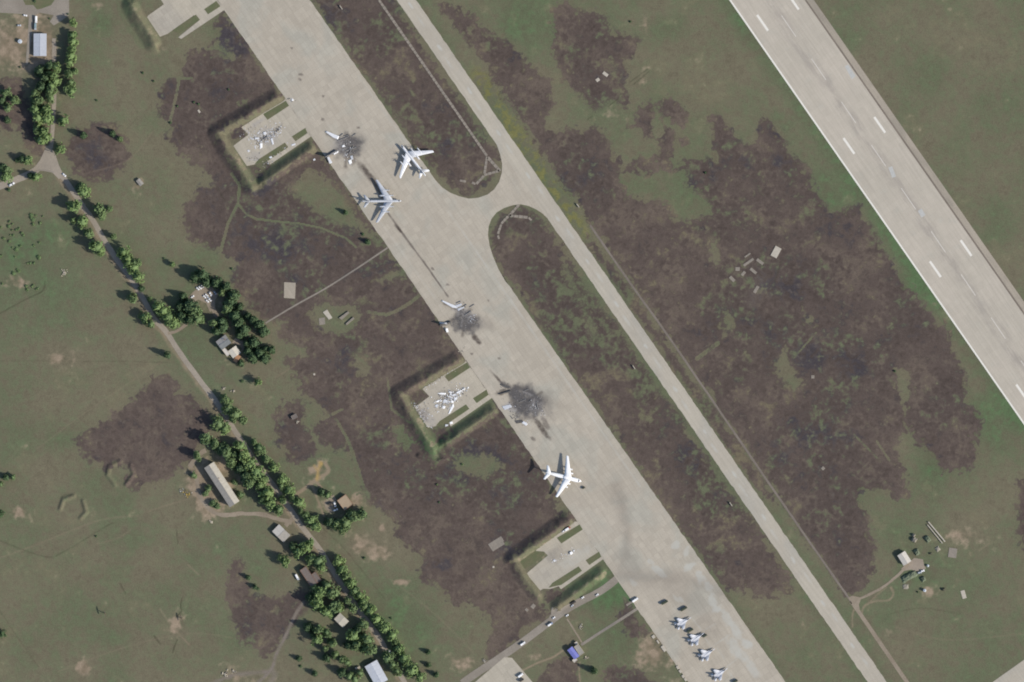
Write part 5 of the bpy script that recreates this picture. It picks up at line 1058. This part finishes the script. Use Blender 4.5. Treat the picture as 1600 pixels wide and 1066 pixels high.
# first
e, rr = wreck(540, 228, 'topmost burnt-out bomber with white left wing tip and tail surviving', 1)
plate(e, 'wing_panel', [(508.3,206.5),(510.5,204.8),(530,213),(528,218.2),(520,215)], .9, 1.35, M['bomber_w']); plate(e, 'tailplane', [(511,246),(514,244.5),(519.5,254.5),(515,256)], 2.2, 2.5, M['bomber_w'])
hull(e, (510,244.5), (526,236), 1.0, 1.35, M['burnt_grey'], 'tail_section'); fin(e, (518,241), (-16,9), 7.5, 7.2, .5, M['burnt_grey'])
plate(e, 'fuselage_skin', [(521,240.5),(528,236),(529,238),(522,242.5)], 1.0, 1.3, M['jet_white']); plate(e, 'fuselage_skin', [(534,228.5),(537.5,226),(539,229),(535.5,230.5)], .4, .8, M['jet_white']); plate(e, 'wing_root', [(544,251),(548.5,249),(550,255),(546,257)], .3, .8, M['jet_white']); plate(e, 'wing_root', [(547,244),(551,243),(552,249),(549,250)], .3, .6, M['bomber'])
for a, b in (((529,214),(536,209)),((537,213),(545,211)),((550,213),(556,209)),((528,220),(545,213)),((540,236),(557,230)),((545,240),(552,228))): hull(e, a, b, .45, .6, M['burnt_grey'], 'engine', .4)
shards(gauss_pts(rr,545,230,8,8,-30,150)+line_pts(rr,(515,243),(552,222),50,2)+line_pts(rr,(530,214),(550,232),45,3)+line_pts(rr,(550,232),(546,258),35,3), 2, MXD, (.4,1.8), (.02,.2), e)
shards(gauss_pts(rr,545,246,5,6,0,14)+gauss_pts(rr,538,230,8,5,0,10), 3, WH, (.4,1.6), (.1,.5), e, 'skin_fragment')
# second
e, rr = wreck(724, 498, 'burnt-out bomber of the middle apron, only white wing tip and tailplane left', 5)
plate(e, 'wing_panel', [(689.8,470.8),(691.5,469.2),(711,477.5),(715,482),(707,481)], .9, 1.35, M['bomber_w']); plate(e, 'tailplane', [(686.5,505.5),(687.5,503.8),(698,504.2),(699,506.8)], 2.2, 2.5, M['bomber_w']); plate(e, 'tailplane', [(696,513.5),(699.5,512.5),(701,518.5),(697.5,519.5)], 1.6, 1.9, M['jet_white'], (0,.25))
fin(e, (697,505), (-16,5), 6.5, 5.5, .5, M['burnt_grey']); hull(e, (688,509), (704,503), .9, 1.2, M['burnt'], 'tail_section')
plate(e, 'wing_root', [(709,478),(720,474),(722,477),(712,482)], .3, .7, M['bomber']); plate(e, 'wing_root', [(714,483),(724,479),(726,480.5),(716,486)], .2, .6, M['bomber'])
for a, b in (((713,474),(720,471)),((722,480),(729,476)),((734,480),(741,476)),((726,493),(736,486))): hull(e, a, b, .45, .6, M['burnt_grey'], 'engine', .4)
shards(gauss_pts(rr,724,500,9,9,30,190)+line_pts(rr,(700,506),(730,490),35,3)+line_pts(rr,(712,480),(735,500),45,4), 6, DK+[M['burnt_grey']], (.4,1.7), (.02,.2), e)
shards(gauss_pts(rr,738,498,4,7,20,26)+gauss_pts(rr,716,478,5,3,-20,24), 7, [M['bomber'], M['burnt_grey'], M['bomber_w']], (.4,1.5), (.1,.5), e, 'skin_fragment')
# third
e, rr = wreck(818, 630, 'lowest and blackest burnt-out bomber, beside the middle dispersal', 9)
plate(e, 'wing_panel', [(781,601.5),(783,599.5),(797,604),(799,607),(790,606)], .4, .8, M['burnt']); plate(e, 'tailplane', [(784,635),(797,632),(800,636),(788,641)], .2, .5, M['bomber']); hull(e, (780,616), (798,611), .7, 1.0, M['burnt'], 'tail_section', .9); plate(e, 'wing_tip', [(815,661),(818,658),(825,662.5),(822,665.5)], .5, .9, M['bomber_w'])
plate(e, 'wing_tip', [(804,657.5),(816,656),(818,660),(807,662)], .4, .8, M['burnt'])
for a, b in (((818,611),(834,606)),((826,628),(838,617)),((838,628),(847,650)),((829,634),(839,648)),((812,628),(830,620)),((798,650),(808,660))): hull(e, a, ((a[0]+b[0])/2+rr.uniform(-2,2), (a[1]+b[1])/2+rr.uniform(-2,2)), .4, .55, M['burnt_grey'], 'engine', .3)
shards(gauss_pts(rr,818,630,12,9,40,230)+line_pts(rr,(785,602),(835,640),70,4)+line_pts(rr,(795,640),(820,662),40,3)+line_pts(rr,(838,620),(850,648),40,2), 10, DK+[M['burnt_grey']], (.4,1.8), (.02,.2), e)
shards(gauss_pts(rr,836,638,6,8,-25,36)+gauss_pts(rr,797,637,6,3,0,24)+gauss_pts(rr,821,662,3,2,0,12), 11, [M['bomber'], M['burnt_grey'], M['bomber_w']], (.4,1.5), (.1,.5), e, 'skin_fragment')
# broken aircraft in the dispersals
e = empty('broken_jet', P(414,220), 0, 'shattered white aircraft with charred spine in the upper dispersal', 'wreck'); rr = random.Random(21)
plate(e, 'wing_panel', [(406,224),(410,223.5),(410,231),(406.5,232)], .3, .6, M['jet_white']); plate(e, 'wing_panel', [(422.5,216.5),(425.5,215.5),(428,225),(425.8,226.5)], .3, .6, M['bomber_w']); plate(e, 'tailplane', [(397.5,215),(404,215),(404.5,218),(399,217.5)], .8, 1.2, M['bomber_w']); plate(e, 'skin_panel', [(411,207),(415,205.5),(416,210),(412,211)], .3, .8, M['bomber_w'])
hull(e, (413,216.5), (418,213.5), .6, .8, M['burnt_grey'], 'fuselage', .5)
shards(line_pts(rr,(402,223),(440,199),150,2.4), 22, MXD, (.4,2), (.1,.6), e); shards(gauss_pts(rr,410,214,13,7,-30,150)+gauss_pts(rr,430,204,9,6,-30,80), 23, [M['bomber_w'], M['concrete_block'], M['bomber']], (.4,2.2), (.05,.45), e, 'skin_fragment'); shards(gauss_pts(rr,390,204,8,4,-30,45)+gauss_pts(rr,397,247,6,3,-30,28)+gauss_pts(rr,450,230,14,3,-32,30)+gauss_pts(rr,418,256,6,3,-30,30), 24, [M['concrete_block'], M['slab'], M['burnt_grey'], M['bomber']], (.4,1.8), (.1,.5), e, 'scattered_debris')
plate(e, 'torn_panel', [(386,235),(389,234),(391,236.5),(388,238)], .2, .5, M['bomber_w']); plate(e, 'torn_panel', [(420,245.5),(424,244),(426,246.5),(422,248)], .3, .6, M['bomber_w']); plate(e, 'torn_panel', [(455,226),(461,224),(462,226),(456,228.5)], .2, .5, M['bomber_w']); plate(e, 'torn_panel', [(489,249),(492,247.5),(493,250),(490,251.5)], .2, .5, M['bomber_w'])
e = empty('broken_jet', P(702,622), 0, 'dismembered white jet in many bright pieces, middle dispersal', 'wreck'); rr = random.Random(25)
hull(e, (727,606.5), (722,609.5), .3, .6, M['jet_white'], 'nose_section', .6); plate(e, 'fuselage_skin', [(713,613),(720,609.5),(721,611.5),(714,615.5)], .2, .7, M['jet_white'], (.08,0)); plate(e, 'fuselage_skin', [(706,617.5),(711,615),(712.5,617),(708,620.5)], .2, .6, M['bomber_w'], (0,.1))
for nm, cs, mt in (('wing_panel',[(682.5,613.5),(690,613.3),(697,615.2),(695,617.5),(687,616)],'jet_white'),('wing_panel',[(700,612),(709,612),(709,614),(701,614)],'bomber_w'),('wing_panel',[(703.5,640),(708,630),(709.5,635),(704.5,645.5),(701,648)],'jet_white'),('tailplane',[(678.5,633.5),(683,631.5),(686,633.5),(682,638)],'bomber'),('tailplane',[(690.5,637.5),(694,634),(697,634.5),(694.5,639)],'jet_white'),('wing_panel',[(681,626.5),(686,625),(688,628),(682,629)],'jet_white'),('skin_panel',[(692,626),(698,624.5),(698,628.5),(693,630)],'bomber_w'),('skin_panel',[(709,622),(713.5,619),(714,624),(711,628)],'bomber_w'),('skin_panel',[(704,627),(708,626),(709,629.5),(705,630)],'jet_white'),('torn_panel',[(702,661),(706,658.5),(708.5,661),(704,664)],'jet_white'),('torn_panel',[(696,664),(700,663),(700,665),(696,667)],'bomber_w')):
    cx_, cy_ = sum(q[0] for q in cs)/len(cs), sum(q[1] for q in cs)/len(cs); an = rr.uniform(-.3,.3)
    plate(e, nm, [(cx_+(x-cx_)*math.cos(an)-(y-cy_)*math.sin(an)+rr.uniform(-.6,.6), cy_+(x-cx_)*math.sin(an)+(y-cy_)*math.cos(an)+rr.uniform(-.6,.6)) for x, y in cs], .1, .5, M[mt], (rr.uniform(-.05,.05), rr.uniform(-.05,.05)))
shards(gauss_pts(rr,700,622,11,7,-35,200)+line_pts(rr,(688,636),(728,606),80,2.5), 26, WH + [M['burnt_grey']], (.4,2.2), (.1,.8), e, 'skin_fragment'); shards(gauss_pts(rr,702,621,6,4,-35,40), 27, DK, (.4,1.8), (.1,.6), e)
shards([(648+16*t+rr.gauss(0,8)*.8+13*s, 634+27*t+rr.gauss(0,2)-8*s) for t in [rr.random() for _ in range(150)] for s in [rr.uniform(-.4,.6)]], 28, [M['concrete_block'], M['bomber'], M['slab'], M['burnt_grey'], M['bomber_w']], (.4,1.8), (.1,.6), e, 'scattered_debris')
shards(line_pts(rr,(662,608),(708,578),60,1.6)+line_pts(rr,(648,634),(656,645),20,1.5)+line_pts(rr,(668,666),(676,668),16,2), 29, [M['concrete_block'], M['slab'], M['bomber_w']], (.4,1.6), (.1,.4), e, 'scattered_debris')
e = empty('debris_pile', P(892,865), 0, 'bright white scrap on the concrete of the lowest dispersal', 'debris'); rr = random.Random(31)
plate(e, 'panel', [(890,863),(893,861.5),(895.5,864),(893,867),(890.5,866.5)], .8, 1.8, M['jet_white']); plate(e, 'panel', [(895,860),(897.5,859),(898,861.5),(896,862.5)], .3, .8, M['bomber_w']); shards(gauss_pts(rr,886,867,7,3,-20,36), 32, WH+[M['burnt_grey']], (.3,1.2), (.1,.4), e)
e = empty('debris_pile', P(866,876), 0, 'small pale scrap pile left of the bright one, lowest dispersal', 'debris'); shards(gauss_pts(rr,866,876,2.4,1.5,-30,26), 33, WH+[M['concrete_block']], (.4,1.4), (.1,.5), e)
plate(e, 'panel', [(864,876),(867,874),(868,876),(865.5,878)], .3, .7, M['bomber_w'])
e = empty('debris_pile', P(446,152), 0, 'dark heap with pale pieces by the top corner of upper dispersal', 'debris'); shards(gauss_pts(rr,431,153.5,2.6,2,0,24), 34, DK, (.6,1.8), (.3,1.2), e); shards(gauss_pts(rr,456,156,2.4,1.8,0,20), 35, [M['burnt'], M['jet_white'], M['bomber_w']], (.5,1.8), (.2,.9), e, 'skin_fragment')
plate(e, 'panel', [(455.5,155.5),(458.5,155),(459,157.5),(456.5,158)], .4, .9, M['jet_white'])
e = empty('debris_pile', P(714,562), 0, 'grey rubble at the top corner of the middle dispersal', 'debris'); shards(gauss_pts(rr,713,564,4,4,0,44)+gauss_pts(rr,721,551,3,4,0,20), 36, [M['slab'], M['concrete_block'], M['burnt_grey'], M['burnt']], (.5,1.8), (.2,.8), e)
e = empty('debris_pile', P(343,775), 0, 'pale heap among shrubs of the bare yard beside the long block', 'debris'); shards(gauss_pts(rr,283,767,3,2,0,16), 37, [M['concrete_block'], M['bomber_w'], M['burnt_grey']], (.5,2), (.2,1), e)
M['yellow'] = plain('yellow_paint', C(196,170,90), .1, 1, .6)
e = empty('debris_pile', P(293,772), 0, 'yellowish heap at the left side of the bare yard', 'debris'); shards(gauss_pts(rr,293,772,2.6,2.4,0,30), 38, [M['yellow'], M['concrete_block'], M['yellow']], (.6,1.8), (.3,1.1), e)
for x, y, sx, sy, lb, n in ((365,1049,3,2.5,'upper pale stone heap by the grey track at bottom','a'),(352,1054,4,4,'lower pale stone heap by the grey track at bottom','b'),(908,979,3,3,'grey heap of rubble between road and footpath','c'),(330,815,1.5,1.5,'small white heap below the driveway of the long block','d'),(365,584+27,2,1.6,'pale heap beside the lane near the hedge top','e'),(100,426,4,5,'whitish chalk heap alone in the rough field','f'),(350,607,2.2,1.8,'pale heap at the lane bend below the grey house','g'),(465,659,1.6,1.4,'white scrap heap beside the dark bunker','h'),(757,1044-12,3,2,'pale heap at the road corner, bottom edge','i'),(916,1028,3,1.6,'pale scrap heap right of guard house','j')):
    e = empty('rubble_heap', P(x, y), 0, lb, 'heap'); shards(gauss_pts(rr,x,y,sx*.6,sy*.6,0,26), 40+ord(n), [M['concrete_block'], M['slab'], M['wall_cream']], (.6,2.0), (.3,1.3), e, 'rubble')
    plate(e, 'boulder', [(x-sx*.4,y),(x,y-sy*.4),(x+sx*.4,y),(x,y+sy*.4)], -.1, 1.0, M['concrete_block'])

# ------------------------------------------------------------------ vehicles
for nm, c in (('car_white', (.75,.75,.75,1)), ('car_silver', (.42,.45,.48,1)), ('truck_green', (.045,.055,.035,1)), ('tarp_teal', (.20,.27,.29,1)), ('truck_dark', (.05,.045,.04,1)), ('truck_blue', (.30,.36,.48,1)), ('cab_red', (.35,.12,.08,1))): M[nm] = plain(nm, c, .06, 1, .4, .4)
def car(x, y, deg, mat, label, group=None, L=4.6, W=1.9, H=1.5, name='car', cat='car'):
    e = empty(name, P(x, y, .1), -R(deg), label, cat, group); a, b = L/2, W/2
    m = MB(); pr = [(-a,.45),(a,.4),(a,.8),(a*.5,.95),(-a*.85,.98),(-a,.8)]; v = [(q, -b, z) for q, z in pr] + [(q, b, z) for q, z in pr]; n = len(pr)
    m.add(v, [tuple(range(n-1,-1,-1)), tuple(range(n,2*n))] + [(i,(i+1)%n,n+(i+1)%n,n+i) for i in range(n)]); m.build('body', mat, e)
    m = MB(); m.add([(-a*.8,-b*.94,.95),(a*.42,-b*.94,.93),(a*.42,b*.94,.93),(-a*.8,b*.94,.95),(-a*.62,-b*.78,H-.06),(a*.1,-b*.78,H-.06),(a*.1,b*.78,H-.06),(-a*.62,b*.78,H-.06)], [(3,2,1,0),(4,5,6,7),(0,1,5,4),(1,2,6,5),(2,3,7,6),(3,0,4,7)]); m.build('window', M['canopy'], e)
    MB().box((-a*.26,0,H-.03), (a*.74,W*.8,.08)).build('roof', mat, e)
    for sx in (-.6,.62):
        for s in (-1,1): MB().tube((sx*a,s*(b-.2),.33),(sx*a,s*(b+.02),.33),.33,10).build('wheel', M['tyre'], e)
    return e
def truck(x, y, deg, body, cab, label, group=None, L=8.0, W=2.5, H=3.0, name='truck', cat='truck'):
    e = empty(name, P(x, y, .1), -R(deg), label, cat, group); a = L/2
    MB().box((0,0,.85), (L,.9,.3)).build('chassis', M['metal'], e)
    m = MB(); c0 = a - 1.9; m.add([(c0,-W/2,1),(a,-W/2,1),(a,W/2,1),(c0,W/2,1),(c0,-W*.46,2.6),(a-.5,-W*.46,2.6),(a-.5,W*.46,2.6),(c0,W*.46,2.6)], [(3,2,1,0),(4,5,6,7),(0,1,5,4),(1,2,6,5),(2,3,7,6),(3,0,4,7)]); k = m.build('cab', cab, e)
    MB().box((a-.22,0,2.05), (.1,W*.8,.7), ry=-.3).build('windscreen', M['canopy'], k)
    m = MB(); Lb = L - 2.2; pr = [(-W/2,1.05),(W/2,1.05),(W/2,H*.85),(W*.36,H),(-W*.36,H),(-W/2,H*.85)]; v = [(-a, y_, z_) for y_, z_ in pr] + [(-a+Lb, y_, z_) for y_, z_ in pr]
    m.add(v, [tuple(range(5,-1,-1)), tuple(range(6,12))] + [(i,(i+1)%6,6+(i+1)%6,6+i) for i in range(6)]); m.build('cargo_box', body, e)
    for sx in (-.7,-.42,.62):
        for s in (-1,1): MB().tube((sx*a,s*(W/2-.35),.5),(sx*a,s*W/2,.5),.5,10).build('wheel', M['tyre'], e)
    return e
cw, cs_ = M['car_white'], M['car_silver']
for x, y, d, mt, lb in ((309,451,40,cw,'white car at the left end of the upper row of three in the car park'),(312.6,449.4,40,cw,'white car in the middle of the upper row of three in the car park'),(316,447.6,40,cw,'white car at the right end of upper row of three in the car park'),(300.8,464,-35,cw,'white car alone at left of the car park'),(319.6,463.6,40,cw,'white car, upper left of the clump in the car park'),(322.8,461.4,40,cw,'white car, topmost of the clump in the car park'),(325.5,465.5,40,cs_,'silver car in the middle of the clump in car park'),(324,470.4,40,cw,'white car, bottom left of the clump in the car park'),(328,468.6,40,cw,'white car, bottom right of the clump in the car park'),(336,457.6,55,cs_,'silver car at the right end of the car park')):
    car(x, y, d, mt, lb, 'cars in the car park')
car(329,459.3,60,cw,'white van at the right side of the car park','cars in the car park',5.4,2.1,2.2,'van','van')
car(100.5,273.5,42,cw,'white car driving away from the upper junction',None,5.2,2.0,1.6); car(18.5,288.5,-32,cw,'long white van on the lane at the left edge',None,7.5,2.3,2.4,'van','van')
car(39.5,24.3,10,cw,'white car by the yard, above the small white hut-like one'); car(30,40,0,cs_,'pale car on the bare tan ground left of yard track')
truck(56.7,31,90,M['car_white'],M['car_white'],'white box truck above the long workshop'); truck(55.5,42,90,M['tarp_teal'],M['car_silver'],'teal tarpaulin truck between white truck and the long workshop')
car(523.3,788,75,cw,'white van, upper of two by the tan storehouse','vans by the storehouse',6,2.2,2.3,'van','van'); car(524.2,796.8,-20,cw,'white van, lower of two by the tan storehouse','vans by the storehouse',5.6,2.2,2.3,'van','van'); truck(517,787,-20,M['truck_dark'],M['truck_dark'],'dark truck left of the two white vans by the storehouse',None,5.5)
truck(464.5,902,62,M['car_white'],M['car_silver'],'white truck left of the brown flat-roofed house',None,7.5)
car(335.5,513.5,20,cw,'white van under the pines above the grey house',None,5.4,2.1,2.2,'van','van')
car(609.5,1018.8,60,cw,'white van on lower lane under trees',None,5.4,2.1,2.2,'van','van'); truck(559,1043.5,-15,M['wall_cream'],M['wall_cream'],'cream truck left of the pale blue-grey depot',None,6)
for x, y, d, mt, lb in ((933,929.6,-33,cw,'white car nearest the apron on the grey service road'),(910.3,934,-33,cw,'white car on the upper verge of the grey service road'),(865.3,965.5,-33,cw,'white car on the verge below the lowest dispersal'),(886.2,961.8,-33,cw,'white car at the head of the short footpath'),(894,946.6,-33,cs_,'pale car beside the dark truck on the service road')): car(x, y, d, mt, lb, 'cars on the service road', 3.7, 1.7, 1.4)
truck(859.8,975.4,-33,M['car_white'],M['truck_blue'],'white and blue truck on the grey service road',None,6.5,2.2,2.6); truck(817,1005.6,-33,M['car_white'],M['car_white'],'white truck low on the grey service road',None,6.5,2.2,2.6); truck(896,941.5,-33,M['truck_dark'],M['truck_dark'],'dark truck on the upper verge of service road',None,6)
truck(992.6,937.2,-33,M['car_white'],M['car_white'],'white truck at the apron edge by the short concrete strip',None,8); truck(813.6,1055,-35,M['car_white'],M['car_white'],'white truck on the concrete yard at bottom edge',None,7); truck(815,1062.5,-30,M['truck_dark'],M['truck_dark'],'dark truck below the white one on the bottom yard',None,5.5)
truck(887,826,-33,M['car_white'],M['cab_red'],'white truck with reddish cab on the strip of the lowest dispersal',None,7); car(881,829.8,-33,cw,'white car behind the red-cab truck in the lowest dispersal'); truck(886.5,816.5,-45,M['truck_dark'],M['truck_dark'],'dark truck at the top corner of the lowest dispersal',None,6)
for x, y, d, l, lb in ((1038.4,941.3,-28,8.4,'dark green truck alone, topmost on the lower apron'),(1068.4,951.3,-30,8.6,'dark green truck just above the topmost fighter'),(1078.2,985.2,-30,8.2,'dark green truck between topmost and second fighter'),(1101.2,993.2,-30,5.2,'short dark truck at the nose of the second fighter'),(1149,1064.5,-28,6,'dark truck cut by the bottom edge below the fighters'),(912,762.3,-30,3.4,'tiny dark cart ahead of the white jet')):
    truck(x, y, d, M['truck_green'], M['truck_green'], lb, 'dark vehicles on the apron', l, 2.6 if l > 4 else 1.8, 3.0 if l > 4 else 2.2)
car(1441.2,892.2,-15,cw,'white van, right of two on the gravel by the hut','vans by the hut',4.8,2.1,2.1,'van','van'); car(1436.6,894.8,-15,cs_,'pale van, left of two on the gravel by the hut','vans by the hut',4.8,2.1,2.0,'van','van')
sheet('gravel_yard', [(1423,877),(1428,872),(1442,874),(1444,884),(1447,888),(1441,892),(1432,893),(1424,890),(1414,892),(1408,889),(1413,884)], M['gravel_s'], z=.05)
